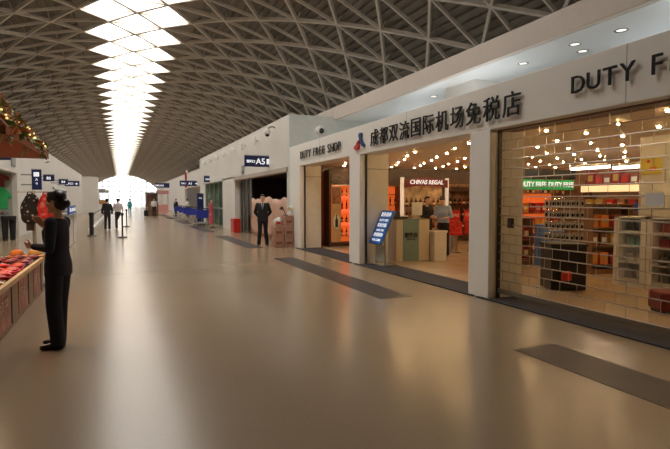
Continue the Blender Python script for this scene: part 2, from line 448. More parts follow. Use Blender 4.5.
# ------------------------------------------------------------------ roller shutter on the third bay
t = thing('roller_shutter', 'see-through steel roller shutter of rods and links drawn across the right opening', 'shutter', (5.53, 0, 0))
ya, yb = 2.12, 6.28
mb = MB(); nrow = 17; zb = .17; dz = (2.66-zb)/nrow
for i in range(nrow+1):
    z = zb+i*dz*.995
    mb.cyl((0, ya, z), (0, yb, z), .0075, .0075, 8)
    y = ya+(.14 if i % 2 else .0)
    while y < yb and i < nrow:
        mb.box(-.004, .004, y-.0022, y+.0022, z, z+dz); y += .28
mb.build('grille', shut_m, t, True)
MB().box(-.02, .02, ya, yb, .1, .17).build('bottom_rail', mat('bottom_rail_brown', (.2, .16, .12), .35, .6), t)
for y in (ya-.0, yb+.0): MB().box(-.03, .03, y-.012, y+.012, .02, 2.7).build('guide_rail', mat('guide_rail_dark', (.06, .055, .05), .4, .6), t)
MB().box(-.03, .03, 5.98, 6.06, 1.15, 1.3).build('lock_box', dark, t)
MB().box(-.02, .3, 2.12, 6.28, 2.66, 2.72).build('headbox', mat('headbox_brown', (.2, .12, .08), .5), t)
tag(MB().box(5.5, 5.51, 3.64, 3.86, 1.51, 1.66).build('paper_notice', white_lam), 'blank white paper notice hung on the roller shutter', 'notice')
for y, nm in ((10.93, 'door_2'), (15.33, 'door_4')):
    struct(MB().box(5.5, 5.54, y-.012, y+.03, 0, 2.68).build(nm, mat('guide_rail_dark', (.06, .055, .05), .4, .6)))

# ------------------------------------------------------------------ people
def blob(mb, voxel, smooth=4):
    me = bpy.data.meshes.new('t'); me.from_pydata(mb.v, [], mb.f)
    bm = bmesh.new(); bm.from_mesh(me); bmesh.ops.recalc_face_normals(bm, faces=bm.faces); bm.to_mesh(me); bm.free()
    o = bpy.data.objects.new('t', me); COL.objects.link(o)
    r = o.modifiers.new('r', 'REMESH'); r.mode = 'VOXEL'; r.voxel_size = voxel; r.use_smooth_shade = True
    s = o.modifiers.new('s', 'SMOOTH'); s.iterations = smooth; s.factor = .5
    dg = bpy.context.evaluated_depsgraph_get(); dg.update()
    out = bpy.data.meshes.new_from_object(o.evaluated_get(dg))
    bpy.data.objects.remove(o); bpy.data.meshes.remove(me)
    return out
def cap(mb, p, q, r, r2):
    p = Vector(p); q = Vector(q)
    mb.cyl(p, q, r, r2, 14); mb.ell(p, (r, r, r), 14, 8); mb.ell(q, (r2, r2, r2), 14, 8)
def loft(mb, rings, n=20):
    vs = []; fs = []
    for z, cx, cy, rx, ry in rings:
        for i in range(n):
            a = 2*math.pi*i/n
            ca, sa = math.cos(a), math.sin(a)
            vs.append((cx+rx*math.copysign(abs(ca)**.85, ca), cy+ry*math.copysign(abs(sa)**.85, sa), z))
    for k in range(len(rings)-1):
        for i in range(n): fs.append((k*n+i, k*n+(i+1) % n, (k+1)*n+(i+1) % n, (k+1)*n+i))
    fs.append(tuple(range(n-1, -1, -1))); fs.append(tuple(range((len(rings)-1)*n, len(rings)*n)))
    mb.add(vs, fs)
def hand(mb, w, d, nrm, side, curl=.5, k=1.):
    d = Vector(d).normalized(); nrm = Vector(nrm).normalized(); s = d.cross(nrm).normalized()*side; nrm = nrm
    w = Vector(w)
    for a in (-.024, -.008, .008, .024): cap(mb, w+d*.01*k+s*a*.7, w+d*.085*k+s*a, .0125, .0115)
    for a, l in ((.031, .065), (.0105, .075), (-.0105, .07), (-.031, .055)):
        p = w+d*.088*k+s*a; u = d
        for j, f_ in enumerate((.45, .32, .23)):
            u = (u + nrm*curl*(.5+.25*j)).normalized()
            q = p+u*l*f_*k; cap(mb, p, q, .0092-.0008*j, .0086-.0008*j); p = q
    p = w+d*.025*k+s*.03; q = p+(d*.6+s*.55+nrm*.35).normalized()*.042*k; cap(mb, p, q, .0125, .0105)
    cap(mb, q, q+(d*.9+s*.1+nrm*.4).normalized()*.03*k, .0105, .009)

def person(label, loc, rz, h=1.7, female=False, voxel=.012, top=suit_black, bottom=suit_black, shoes=shoe_m, hair='short', arms=None, legs=None,
           jacket=True, head_rot=(0, 0, 0), shirt=None, lean=0., wide=False, skirt=None, group=None, tie=None, skin=skin_m, hairm=hair_m):
    t = thing('person', label, 'person', loc, rz, group)
    k = h/1.70
    sh = .165 if female else .185
    def TR(me):
        if lean:
            for v in me.vertices:
                if v.co.z > .9:
                    a = lean*min(1, (v.co.z-.9)/.3); c = Vector((v.co.x, v.co.y, v.co.z-.9)); v.co = Vector((0, 0, .9)) + Matrix.Rotation(a, 3, 'X') @ c
        me.transform(Matrix.Scale(k, 4)); return me
    A = arms or {}
    # side -1 = person's right (viewer's left when facing us)
    arm = {}
    for s in (-1, 1):
        d = A.get(s, {})
        arm[s] = (Vector((s*sh, .01, 1.385)), Vector(d.get('e', (s*(sh+.055), .03, 1.1))), Vector(d.get('w', (s*(sh+.06), -.02, .865))), Vector(d.get('n', (-s, 0, 0))), d.get('curl', .35))
    Lg = legs or {}
    leg = {}
    for s in (-1, 1):
        d = Lg.get(s, {})
        leg[s] = (Vector((s*.085, 0, .9)), Vector(d.get('k', (s*.095, -.015, .49))), Vector(d.get('a', (s*.1, .02, .09))), d.get('toe', (s*.03, -1, 0)))
    HR = Euler(head_rot).to_matrix(); HP = Vector((0, .005, 1.46))
    def H(p): return HP + HR @ (Vector(p)-HP)
    b = MB()
    b.ell(H((0, .008, 1.605)), (.074, .096, .1), 20, 14, HR); b.ell(H((0, -.03, 1.535)), (.056, .062, .066), 16, 10, HR)
    cap(b, H((0, -.085, 1.605)), H((0, -.107, 1.575)), .011, .0145)
    b.ell(H((0, -.084, 1.537)), (.024, .012, .007), 10, 6, HR); b.ell(H((0, -.082, 1.524)), (.021, .012, .007), 10, 6, HR)
    b.ell(H((0, -.078, 1.487)), (.025, .02, .018), 10, 6, HR)
    b.ell(H((0, -.07, 1.628)), (.055, .025, .012), 10, 6, HR)
    for s in (-1, 1):
        b.ell(H((s*.074, .012, 1.585)), (.011, .02, .031), 10, 8, HR)
        b.ell(H((s*.04, -.062, 1.565)), (.025, .022, .022), 10, 6, HR)
    cap(b, (0, .02, 1.36), H((0, .01, 1.52)), .056 if not female else .05, .05 if not female else .044)
    loft(b, [(.84, 0, 0, .13, .085), (1.05, 0, 0, .11, .08), (1.25, 0, 0, .14, .09), (1.38, 0, .01, .13, .07), (1.42, 0, .015, .07, .055)])
    for s in (-1, 1):
        S_, E_, W_, n_, cu = arm[s]
        cap(b, S_+Vector((-s*.045, 0, -.025)), E_, .033, .03); cap(b, E_, W_, .03, .024)
        hand(b, W_, W_-E_, n_, -s, cu)
        a, kn, an, toe = leg[s]
        cap(b, a, kn, .07, .045); cap(b, kn, an, .045, .032); cap(b, an, an+Vector((0, 0, -.04)), .032, .03)
    link('body', TR(blob(b, voxel*.75 if voxel < .01 else voxel, 2)), skin, t, 'all')
    for s in (-1, 1):
        e = MB(); e.ell(H((s*.031, -.079, 1.603)), (.012, .008, .006), 10, 6, HR); me = bpy.data.meshes.new('eye'); me.from_pydata(e.v, [], e.f)
        link('eye', TR(me), char_m, t, 'all')
    # hair
    g = MB()
    g.ell(H((0, .026, 1.632)), (.081, .094, .086), 20, 12, HR); g.ell(H((0, .05, 1.585)), (.077, .072, .085), 18, 10, HR)
    g.ell(H((0, -.035, 1.672)), (.066, .055, .036), 16, 8, HR)
    if hair == 'bun':
        g.ell(H((0, .115, 1.57)), (.05, .045, .05), 14, 10, HR); g.ell(H((.0, -.06, 1.665)), (.05, .03, .03), 12, 8, HR)
        for s in (-1, 1): g.ell(H((s*.062, -.012, 1.63)), (.02, .05, .05), 12, 8, HR)
        cap(g, H((0, .075, 1.53)), H((0, .09, 1.55)), .035, .035)
    elif hair == 'long':
        g.ell(H((0, .06, 1.5)), (.07, .05, .13), 16, 10, HR)
    link('hair', TR(blob(g, voxel, 2)), hairm, t, 'all')
    # trousers
    if skirt is None:
        q = MB(); hip = .165 if female else .16
        loft(q, [(.8, 0, .005, hip-.01, .1), (.9, 0, .008, hip, .115), (1.0, 0, 0, .14, .095), (1.06, 0, 0, .13, .09)])
        for s in (-1, 1):
            a, kn, an, toe = leg[s]
            r0, r1, r2_ = (.094, .08, .073) if wide else (.089, .068, .064)
            cap(q, a+Vector((0, .005, -.02)), kn, r0, r1); cap(q, kn, an, r1, r2_-.004)
            q.cyl(kn, an+Vector((0, 0, -.055)), r1, r2_, 16)
        link('trousers', TR(blob(q, voxel, 3)), bottom, t, 'all')
    else:
        q = MB(); loft(q, [(skirt, 0, .01, .2, .15), (.75, 0, .005, .18, .13), (.92, 0, .005, .165, .115), (1.05, 0, 0, .13, .09)])
        link('skirt', TR(blob(q, voxel, 3)), bottom, t, 'all')
    # jacket or shirt
    j = MB(); w = .01 if jacket else 0.
    hem = .80 if jacket else .95
    if female: rg = [(hem, 0, .005, .175, .118), (.92, 0, .005, .17, .118), (1.06, 0, 0, .135, .1), (1.2, 0, -.012, .152, .118), (1.28, 0, -.014, .158, .118), (1.37, 0, .008, .145, .085), (1.415, 0, .018, .085, .065)]
    else: rg = [(hem, 0, .0, .172+w, .11+w), (.95, 0, 0, .165+w, .108+w), (1.08, 0, 0, .155+w, .1+w), (1.24, 0, -.005, .178, .118), (1.36, 0, .008, .17, .09), (1.43, 0, .02, .09, .07)]
    loft(j, rg, 24)
    for s in (-1, 1):
        S_, E_, W_, n_, cu = arm[s]
        r = .056 if female else .063
        cap(j, S_+Vector((-s*.02, 0, -.012)), E_, r+.006, r-.008); cap(j, E_, E_+(W_-E_)*(.9 if jacket else .15), r-.008, r-.02 if jacket else r-.01)
    link('jacket' if jacket else 'shirt', TR(blob(j, voxel, 3)), top, t, 'all')
    if shirt:
        c = MB(); c.prism([(-.05, 1.42), (.05, 1.42), (.012, 1.22), (-.012, 1.22)], -.126, -.10, Matrix(((1, 0, 0, 0), (0, 0, 1, 0), (0, 1, 0, 0), (0, 0, 0, 1))))
        c.lathe([(.062, 0), (.056, .045)], c=(0, .012, 1.41), n=16)
        me = bpy.data.meshes.new('shirt'); me.from_pydata(c.v, [], c.f); link('shirt', TR(me), shirt, t)
        if tie:
            c = MB(); c.prism([(-.012, 1.43), (.012, 1.43), (.016, 1.24), (0, 1.21), (-.016, 1.24)], -.134, -.124, Matrix(((1, 0, 0, 0), (0, 0, 1, 0), (0, 1, 0, 0), (0, 0, 0, 1))))
            me = bpy.data.meshes.new('tie'); me.from_pydata(c.v, [], c.f); link('necktie', TR(me), tie, t)
    for s in (-1, 1):
        a, kn, an, toe = leg[s]
        td = Vector(toe).normalized(); gz = an.z-.09
        f_ = MB()
        heel = Vector((an.x, an.y, 0))-td*.035
        cap(f_, heel+Vector((0, 0, gz+.045)), heel+td*.12+Vector((0, 0, gz+.036)), .038, .036)
        cap(f_, heel+td*.12+Vector((0, 0, gz+.034)), heel+td*.2+Vector((0, 0, gz+.027)), .036, .026)
        me = blob(f_, min(voxel, .012), 2)
        for v in me.vertices: v.co.z = max(v.co.z, gz+.002)
        link('shoe', TR(me), shoes, t, 'all')
    return t

person('woman in a navy trouser suit with her hair in a bun by the snack stall', (-.62, 6.06, 0), math.atan2(.37, -.93)+math.pi/2, 1.665, True, .008, suit_navy, suit_navy, shoe_m, 'bun',
       arms={-1: dict(e=(-.2, -.06, 1.12), w=(-.07, -.17, 1.32), n=(1, 0, .2), curl=.7), 1: dict(e=(.21, .03, 1.1), w=(.1, -.21, 1.12), n=(-1, 0, .4), curl=.6)},
       legs={-1: dict(k=(-.08, -.03, .49), a=(-.075, -.05, .09), toe=(-.15, -1, 0)), 1: dict(k=(.08, -.015, .49), a=(.08, .025, .09), toe=(.2, -1, 0))}, head_rot=(.05, 0, -.12), wide=True)
person('man in black suit and tie, hands behind his back, before the salmon hoarding', (4.5, 16.78, 0), R(-16), 1.76, False, .009, suit_black, suit_black, shoe_m, 'short',
       arms={-1: dict(e=(-.25, .09, 1.12), w=(-.12, .17, .93), n=(1, 0, 0), curl=.5), 1: dict(e=(.25, .09, 1.12), w=(.12, .17, .95), n=(-1, 0, 0), curl=.5)},
       legs={-1: dict(a=(-.14, .02, .09)), 1: dict(a=(.14, .02, .09))}, shirt=mat('white_shirt', (.75, .74, .72), .6), tie=mat('grey_tie', (.1, .1, .12), .5))
walk = {-1: dict(k=(-.09, -.1, .5), a=(-.09, -.08, .09)), 1: dict(k=(.09, .0, .49), a=(.09, .16, .1))}
person('walker in a dark suit heading away down the concourse, left of the pair', (-.62, 29., 0), R(176), 1.66, False, .013, suit_black, suit_black, legs=walk)
lightshirt = mat('pale_pink_shirt', (.6, .54, .54), .7)
person('walker in a pale shirt and dark trousers heading away, right of the pair', (-.1, 30., 0), R(186), 1.66, False, .013, lightshirt, suit_black, jacket=False, arms={1: dict(e=(.24, .03, 1.1), w=(.2, -.16, 1.0))}, legs={-1: walk[1], 1: dict(k=(.09, -.1, .5), a=(.09, -.08, .09))})
person('distant figure in teal clothes in the middle of the bright concourse', (1.0, 60, 0), R(180), 1.7, True, .02, mat('teal_cloth', (.02, .3, .33), .7), mat('teal_cloth', (.02, .3, .33), .7), hair='short')
person('distant figure in a white top and black trousers beside the far shops', (2.95, 50, 0), R(20), 1.72, False, .02, mat('white_shirt', (.75, .74, .72), .6), suit_black, jacket=False)
person('figure in a rose pink long coat standing by the glass doors', (4.75, 28.9, 0), R(60), 1.66, True, .014, mat('rose_cloth', (.5, .1, .13), .7), mat('rose_cloth', (.5, .1, .13), .7), skirt=.25, hair='long')
person('queueing person in a white top behind the blue carts', (5.6, 47, 0), R(-60), 1.7, False, .018, mat('white_shirt', (.75, .74, .72), .6), suit_black, jacket=False)
person('queueing person in dark clothes nearest the tall navy post', (5.95, 41, 0), R(-40), 1.7, True, .018, suit_black, suit_black, hair='long')
person('queueing person in black with a pale scarf at the back of the gate line', (5.2, 53, 0), R(-50), 1.7, False, .018, suit_black, mat('denim', (.05, .07, .16), .7), shirt=mat('white_shirt', (.75, .74, .72), .6))
person('shop clerk in a dark uniform facing out behind the reception desk', (8.3, 12.45, 0), R(10), 1.68, True, .011, suit_black, suit_black, hair='short', jacket=True, arms={-1: dict(e=(-.22, .0, 1.12), w=(-.1, -.22, 1.1)), 1: dict(e=(.22, 0, 1.12), w=(.1, -.22, 1.1))})
person('clerk in a light blue shirt bending over papers beside the reception desk', (8.3, 11.65, 0), R(-55), 1.7, False, .011, mat('light_blue_shirt', (.3, .38, .55), .7), suit_black, jacket=False, head_rot=(.45, 0, 0), lean=.12,
       arms={-1: dict(e=(-.23, -.02, 1.12), w=(-.12, -.24, 1.1), n=(.3, 0, 1), curl=.5), 1: dict(e=(.23, -.02, 1.12), w=(.1, -.24, 1.1), n=(-.3, 0, 1), curl=.5)})

# ------------------------------------------------------------------ bay 1: orange-lit bottle cabinet
RT = (1, 0, 0)
def bottle_mb(s=1., kind=0):
    if kind == 0: pr = [(.036, 0), (.038, .02), (.038, .17), (.03, .2), (.014, .225), (.014, .29), (.016, .295), (.016, .32)]
    elif kind == 1: pr = [(.048, 0), (.052, .02), (.05, .12), (.036, .165), (.015, .19), (.015, .25), (.019, .255), (.019, .28)]
    else: pr = [(.03, 0), (.032, .015), (.032, .2), (.013, .25), (.012, .33), (.014, .335), (.014, .35)]
    return [(r*s, z*s) for r, z in pr]
bottle_mats = [mat('amber_glass', (.22, .07, .015), .12, coat=.5), mat('dark_green_glass', (.015, .04, .018), .12, coat=.5), mat('black_glass', (.012, .01, .01), .12, coat=.5), mat('ruby_glass', (.2, .015, .015), .12, coat=.5)]
label_mats = [mat('cream_label', (.7, .6, .42), .6), mat('gold_label', (.5, .33, .08), .45), red, white_lam]
BP = {}
def bottle(loc, kind, mi, li, label, group, s=1.):
    key = (kind, mi, li, s)
    if key not in BP:
        t = thing('liquor_bottle', label, 'bottle', loc, 0, group)
        pr = bottle_mb(s, kind)
        MB().lathe(pr[:-2], n=12).build('glass_body', bottle_mats[mi], t, True)
        MB().lathe([(pr[-2][0]+.001, pr[-3][1]-.01*s), (pr[-1][0]+.001, pr[-1][1])], n=10).build('cap', label_mats[1], t, True)
        r = pr[1][0]+.0015
        MB().lathe([(r, .04*s), (r, .11*s)], n=12).build('label', label_mats[li], t, True)
        BP[key] = t; return t
    return dup(BP[key], loc, None, label, group)

def cabinet(name, label, loc, w, d, h, shelves, body, back, rz=0, cat='cabinet', header=None, side=.03, header_h=.25, base=.1):
    """open shelf unit: front faces local -Y, x from 0 to w"""
    t = thing(name, label, cat, loc, rz)
    MB().box(0, w, d-.02, d, base, h).build('back_panel', back, t)
    for x in (0, w-side): MB().box(x, x+side, 0, d-.02, 0, h).build('side_panel', body, t)
    MB().box(side, w-side, .02, d-.02, 0, base).build('plinth', body, t)
    for z in shelves: MB().box(side, w-side, .01, d-.02, z-.025, z).build('shelf', body, t)
    MB().box(0, w, 0, d, h-.03, h).build('top', body, t)
    if header: MB().box(0, w, -.02, .0, h-header_h, h).build('header', header, t)
    return t

t = thing('liquor_cabinet', 'tall orange-lit liquor cabinet in the doorway under DUTY FREE SHOP', 'cabinet', (6.55, 15.55, 0))
w = 1.75
MB().box(-.06, w, .4, .44, .1, 2.5).build('back_panel', lit_orange, t)
MB().box(-.1, -.02, -.02, .44, 0, 2.6).build('side_panel', wood_dark, t)
MB().box(w-.04, w+.04, -.02, .44, 0, 2.6).build('side_panel', wood_dark, t)
MB().box(-.02, w-.04, -.02, .42, 2.45, 2.6).build('top', wood_dark, t)
MB().box(-.02, w-.04, -.02, .42, 0, .14).build('plinth', wood_dark, t)
SH = (.36, .82, 1.27, 1.72)
for z in SH: MB().box(.36, w-.04, .0, .4, z-.03, z).build('shelf', mat('amber_shelf', (.7, .2, .05), .4), t)
for z in SH[1:]: MB().box(.36, w-.04, -.006, .0, z-.1, z).build('lit_edge', mat('lit_shelf_edge', (1., .12, .04), .5, emit=1.1), t)
hp = MB().box(-.02, w-.04, -.03, .0, 2.1, 2.45).build('picture_header', mat('dark_photo_print', (.1, .07, .06), .4, var=.9, scale=14), t)
MB().box(-.02, w-.04, -.04, .0, 2.07, 2.1).build('header_trim', alu, t)
p = MB().box(0, .34, -.02, .0, .16, 2.05).build('poster', mat('beige_poster', (.62, .4, .22), .5, var=.1), t)
MB().box(.01, .33, -.025, -.02, 1.45, 2.0).build('poster_photo', mat('brown_photo', (.33, .15, .08), .5, var=.4, scale=9), t)
MB().lathe([(.12, 0), (.12, .004)], c=(0, 0, 0), n=24, M=frame((1, 0, 0), (0, 0, 1), (.17, -.03, .86)) @ Matrix.Diagonal((1, 2.1, 1, 1))).build('white_oval', white_lam, t)
MB().lathe([(r*1.35, z*1.35) for r, z in bottle_mb(1., 0)], n=14, M=Matrix.Translation((.17, -.035, .66)) @ Matrix.Diagonal((1, .12, 1, 1))).build('bottle_picture', mat('print_black', (.02, .025, .02), .5), t, True)
for r_, z in enumerate(SH):
    for i in range(8):
        bottle((6.55+.46+.17*i, 15.72, z), (r_+i//3) % 3, (i//3+r_) % 4, (r_+i//4) % 4, 'liquor bottle standing in the orange-lit cabinet under DUTY FREE SHOP', 'bottles in the orange-lit cabinet', .95)

# ------------------------------------------------------------------ bay 2: reception desk and liquor displays
t = thing('reception_desk', 'beige reception desk with a teal front panel in the middle opening', 'desk', (6.4, 10.98, 0))
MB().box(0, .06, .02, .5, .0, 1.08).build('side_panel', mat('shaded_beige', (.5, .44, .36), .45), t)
MB().box(0, .19, 0, .02, .02, 1.08).build('front_panel', beige, t); MB().box(.66, .98, 0, .02, .02, 1.08).build('front_panel', beige, t)
MB().box(.19, .66, -.012, .02, .02, 1.09).build('teal_panel', teal, t)
MB().box(.92, .98, .02, .5, 0, 1.08).build('side_panel', beige, t)
MB().box(-.01, .99, -.01, .52, 1.08, 1.1).build('desk_top', mat('dark_counter_top', (.1, .085, .07), .3), t)
text('服务台', .13, char_m, t, (.42, -.02, .68), RT, depth=.008, bold=.004)
text('SERVICE DESK', .042, char_m, t, (.42, -.02, .575), RT, depth=.006)
t = thing('till', 'small black till on the left end of the reception desk', 'till', (6.66, 11.2, 1.1))
MB().box(-.17, .15, -.1, .2, 0, .05).build('base', dark, t, bevel=.01)
MB().box(-.15, .05, .1, .12, .07, .2, Matrix.Rotation(R(-12), 4, 'X')).build('screen', dark, t, bevel=.005)
MB().box(-.02, .15, -.06, .0, .05, .075).build('receipt', white_lam, t)
t = thing('monitor', 'pale monitor seen from behind on the reception desk before the clerks', 'monitor', (7.17, 11.25, 1.1))
MB().box(-.09, .09, -.05, .06, 0, .015).build('foot', alu, t); MB().box(-.02, .02, 0, .02, .015, .12).build('stem', alu, t)
MB().box(-.155, .155, -.02, .015, .08, .42).build('screen', white_lam, t, bevel=.01)
t = thing('side_cabinet', 'low white cabinet with a dark recessed top beside the reception desk', 'cabinet', (7.42, 10.8, 0))
MB().box(0, .38, 0, .42, 0, .73).build('body', white_lam, t, bevel=.01); MB().box(-.02, .4, -.02, .44, .73, .79).build('top', white_lam, t, bevel=.015)
MB().box(.05, .33, .05, .36, .79, .795).build('recess', char_m, t)
t = thing('information_board', 'tilted blue information board on a metal stand at the middle opening', 'sign', (5.74, 10.62, 0))
r_, u_ = Vector((0, -1, 0)), Vector((.42, 0, .9)).normalized()
Mt = frame(r_, u_, (.04, 0, .93))
MB().box(-.3, .3, -.43, .43, -.012, .012, Mt).build('panel', mat('board_blue', (.02, .14, .52), .35), t, bevel=.004)
MB().box(-.315, .315, -.445, .445, -.03, -.012, Mt).build('backing_frame', grey, t)
for i, (s, z, sz) in enumerate((('服务指南', .32, .12), ('DUTY FREE', .17, .085), ('欢迎光临', .04, .11), ('OPEN 7:00', -.09, .08), ('免税购物', -.21, .11), ('WELCOME', -.34, .085))):
    me = text_mesh(s, sz, .003, .001); me.transform(Mt @ Matrix.Translation((0, z, .014))); link('lettering', me, sign_txt, t)
for y in (-.22, .22): MB().box(0, .03, y-.02, y+.02, .018, .85).build('post', alu, t)
MB().box(-.1, .25, -.26, .26, .018, .035).build('base', alu, t)
MB().box(-.005, .015, -.2, .2, .12, .5).build('lower_panel', mat('pale_panel', (.5, .49, .43), .5), t)

t = thing('liquor_stand', 'white-posted liquor display stand with a maroon CHIVAS REGAL arch', 'display stand', (8.72, 14.6, 0))
W2 = 1.8
for x in (0, W2): MB().box(x-.045, x+.045, -.05, .05, 0, 2.34).build('post', mat('lit_post', (.9, .8, .66), .4, emit=.35), t)
MB().box(.05, W2-.05, .2, .24, 0, 2.1).build('back_panel', mat('cream_mural', (.5, .38, .25), .6, var=.55, scale=4), t)
for z in (.5, .95, 1.38): MB().box(.05, W2-.05, -.08, .2, z-.025, z).build('shelf', wood, t)
MB().box(.05, W2-.05, -.06, .2, 0, .45).build('plinth', wood_dark, t)
pts = [(.03+(W2-.06)*i/14, 2.0+.07*math.sin(math.pi*i/14)) for i in range(15)] + [(W2-.03-(W2-.06)*i/14, 2.26+.08*math.sin(math.pi*i/14)) for i in range(15)]
MB().prism(pts, -.1, -.06, Matrix(((1, 0, 0, 0), (0, 0, 1, 0), (0, 1, 0, 0), (0, 0, 0, 1)))).build('arch_sign', maroon, t)
text('CHIVAS REGAL', .2, sign_txt, t, (W2/2, -.11, 2.18), RT, depth=.01, bold=.004, shear=.15)
for z in (.5, .95, 1.38):
    for i in range(9):
        bottle((8.72+.18+.18*i, 14.6, z), 1 if z > 1 else 0, (0 if z < 1 else 2) if i % 2 else 3, i % 2, 'liquor bottle on the shelves of the CHIVAS REGAL stand', 'bottles on the arched stand', 1.05)
t = cabinet('orange_cabinet', 'orange-lit cabinet left of the CHIVAS REGAL stand against the far shop wall', (8.5, 15.75, 0), .85, .4, 2.1, (.5, .95, 1.4, 1.8), wood, lit_orange)
for z in (.5, .95, 1.4):
    for i in range(4): bottle((8.61+.2*i, 15.92, z), 2, i % 4, 1, 'liquor bottle in the orange-lit cabinet left of the arched stand', 'bottles left of the arched stand', 1.)
t = cabinet('brown_cabinet', 'dark brown wall cabinet with pale lettering right of the CHIVAS REGAL stand', (10.85, 15.75, 0), 2.6, .4, 2.4, (.5, .95, 1.4), wood_dark, mat('brown_mural', (.22, .12, .08), .5, var=.6, scale=5), header=wood_dark, header_h=.5)
text('PREMIUM SPIRITS', .16, mat('bronze_print', (.45, .28, .16), .4), t, (.95, -.03, 2.12), RT, depth=.01)
for z in (.5, .95, 1.4):
    for i in range(11): bottle((11.02+.21*i, 15.92, z), (i//4) % 3, (i//2) % 4, i % 3, 'liquor bottle in the dark brown wall cabinet of the middle opening', 'bottles in the brown wall cabinet', 1.1)
def promo(label, loc, words):
    t = thing('promotion_stand', label, 'display stand', loc, R(-15))
    MB().lathe([(.22, 0), (.22, .02), (.12, .03), (.12, .52), (.2, .54)], n=24).build('pedestal', chrome, t, True)
    MB().box(-.24, .24, -.14, .2, .54, .62).build('tray', red, t, bevel=.01)
    MB().box(-.23, .23, -.1, .12, .62, .95).build('gift_box', mat('red_gift_paper', (.55, .03, .02), .3, var=.5, scale=16), t, bevel=.008)
    MB().box(-.25, .25, .13, .16, .62, 1.27).build('sign_board', red, t)
    if words: text(words, .13, mat('pale_red_print', (.85, .5, .42), .4), t, (0, .125, 1.12), RT, depth=.008, bold=.004)
    return t
promo('red CHIVAS promotion stand on a silver pedestal right of the clerks', (9.12, 12.3, 0), 'CHIVAS')
promo('red promotion stand on a silver pedestal half hidden by the white column', (9.98, 12.45, 0), 'CHIVAS')

# ------------------------------------------------------------------ bay 3 stock behind the shutter
def label_box(name, x0, x1, y0, y1, z0, z1, m, lab, cat, words=None, size=.15, wm=None):
    t = thing(name, lab, cat, ((x0+x1)/2, y0, z0))
    MB().box(x0-(x0+x1)/2, (x1-x0)/2, 0, y1-y0, 0, z1-z0).build('panel', m, t)
    if words: text(words, size, wm or sign_txt, t, (0, -.01, (z1-z0)/2), RT, depth=.008, bold=.004)
    return t
gl = mat('lit_green_sign', (.02, .4, .1), .5, emit=.25)
label_box('duty_free_sign', 10.4, 11.42, 11, 11.08, 1.88, 2.17, gl, 'green DUTY FREE light box, the left of the two behind the shutter', 'sign', 'DUTY FREE', .2)
label_box('duty_free_sign', 11.46, 12.5, 11, 11.08, 1.88, 2.17, gl, 'green DUTY FREE light box, the right of the two behind the shutter', 'sign', 'DUTY FREE', .2)
t = thing('sign_rail', 'black fascia board hung above the green DUTY FREE light boxes', 'board', (10.3, 11.1, 2.2))
MB().box(0, 2.4, 0, .1, 0, .28).build('board', dark, t)
for x in (.2, 2.2): MB().box(x-.01, x+.01, .04, .06, .28, .55).build('hanger', alu, t)
label_box('blue_sign', 12.6, 13.5, 10.6, 10.68, 1.85, 2.15, navy, 'deep blue hanging sign board right of the green light boxes', 'sign', 'TOBACCO', .13)
label_box('blue_sign', 10.35, 10.95, 8.4, 8.46, 1.3, 1.46, blue, 'small blue sign with white lettering above the stacked blue crates', 'sign', 'LIQUOR', .1)
label_box('blue_sign', 10.15, 11.0, 7.3, 7.36, 1.34, 1.52, blue, 'small blue sign with white lettering right of the black gondola', 'sign', 'DUTY FREE', .12)
for (x, y0, y1, z, lab) in ((11.6, 7.6, 9.0, 2.4, 'long white tube light over the lit shelf behind the shutter, nearer one'), (11.7, 9.2, 10.4, 2.45, 'white tube light over the lit shelf behind the shutter, farther one')):
    t = thing('tube_light', lab, 'light', (x, (y0+y1)/2, z)); hw = (y1-y0)/2
    MB().box(-.06, .06, -hw, hw, .03, .1).build('housing', alu, t); MB().cyl((0, -hw, 0), (0, hw, 0), .045, .045, 10).build('tube', tube_white, t, True)
    for y in (-hw*.8, hw*.8): MB().cyl((0, y, .1), (0, y, 2.75-z), .01, .01, 6).build('hanger', alu, t)
PB = {}
def pack(loc, s, m, label, cat, group, name='gift_box', rz=0):
    key = (s, m.name, name)
    if key not in PB:
        t = thing(name, label, cat, loc, rz, group)
        MB().box(-s[0]/2, s[0]/2, -s[1]/2, s[1]/2, 0, s[2]).build('carton', m, t, bevel=.006)
        MB().box(-s[0]*.32, s[0]*.32, -s[1]/2-.003, -s[1]/2, s[2]*.3, s[2]*.7).build('label', label_mats[(len(PB)) % 4], t)
        PB[key] = t; return t
    return dup(PB[key], loc, rz, label, group)
pm = [red, redd, orange, mat('tan_carton', (.5, .3, .12), .5), mat('brown_gift', (.22, .08, .04), .5), mat('gold_foil', (.55, .36, .1), .35), purple, mat('maroon_gift', (.3, .03, .04), .5)]
def stocked(name, label, loc, w, h, shelves, rz, mats_, group, plab, n, s=(.2, .2, .24), body=wood, back=None, header=None):
    t = cabinet(name, label, loc, w, .4, h, shelves, body, back or mat('tan_back', (.4, .24, .13), .6), rz=rz, cat='shelf unit', header=header, header_h=.17)
    for zi, z in enumerate(shelves):
        for i in range(n):
            p = Matrix.Rotation(rz, 4, 'Z') @ Vector((w*(i+.5)/n, .2, z))
            m = mats_[((i*3)//4+zi*2) % len(mats_)]
            pack((loc[0]+p.x, loc[1]+p.y, z), s, m, plab, 'box', group, rz=rz)
    return t
stocked('gift_shelf', 'orange-lit gift shelf under the green DUTY FREE light boxes', (10.35, 11.2, 0), 1.9, 1.8, (.3, .75, 1.2), 0, [pm[0], pm[2], pm[1], pm[0]], 'gift boxes under the green signs', 'gift box on the shelf under the green DUTY FREE light boxes', 8, (.22, .2, .3), back=lit_orange)
stocked('gift_shelf', 'low red gift shelf at the left edge behind the shutter', (8.55, 9.3, 0), .7, 1.15, (.15, .62), 0, [pm[0], pm[1]], 'red gift boxes at the left behind the shutter', 'red gift box on the low shelf left behind the shutter', 3, (.2, .2, .3))
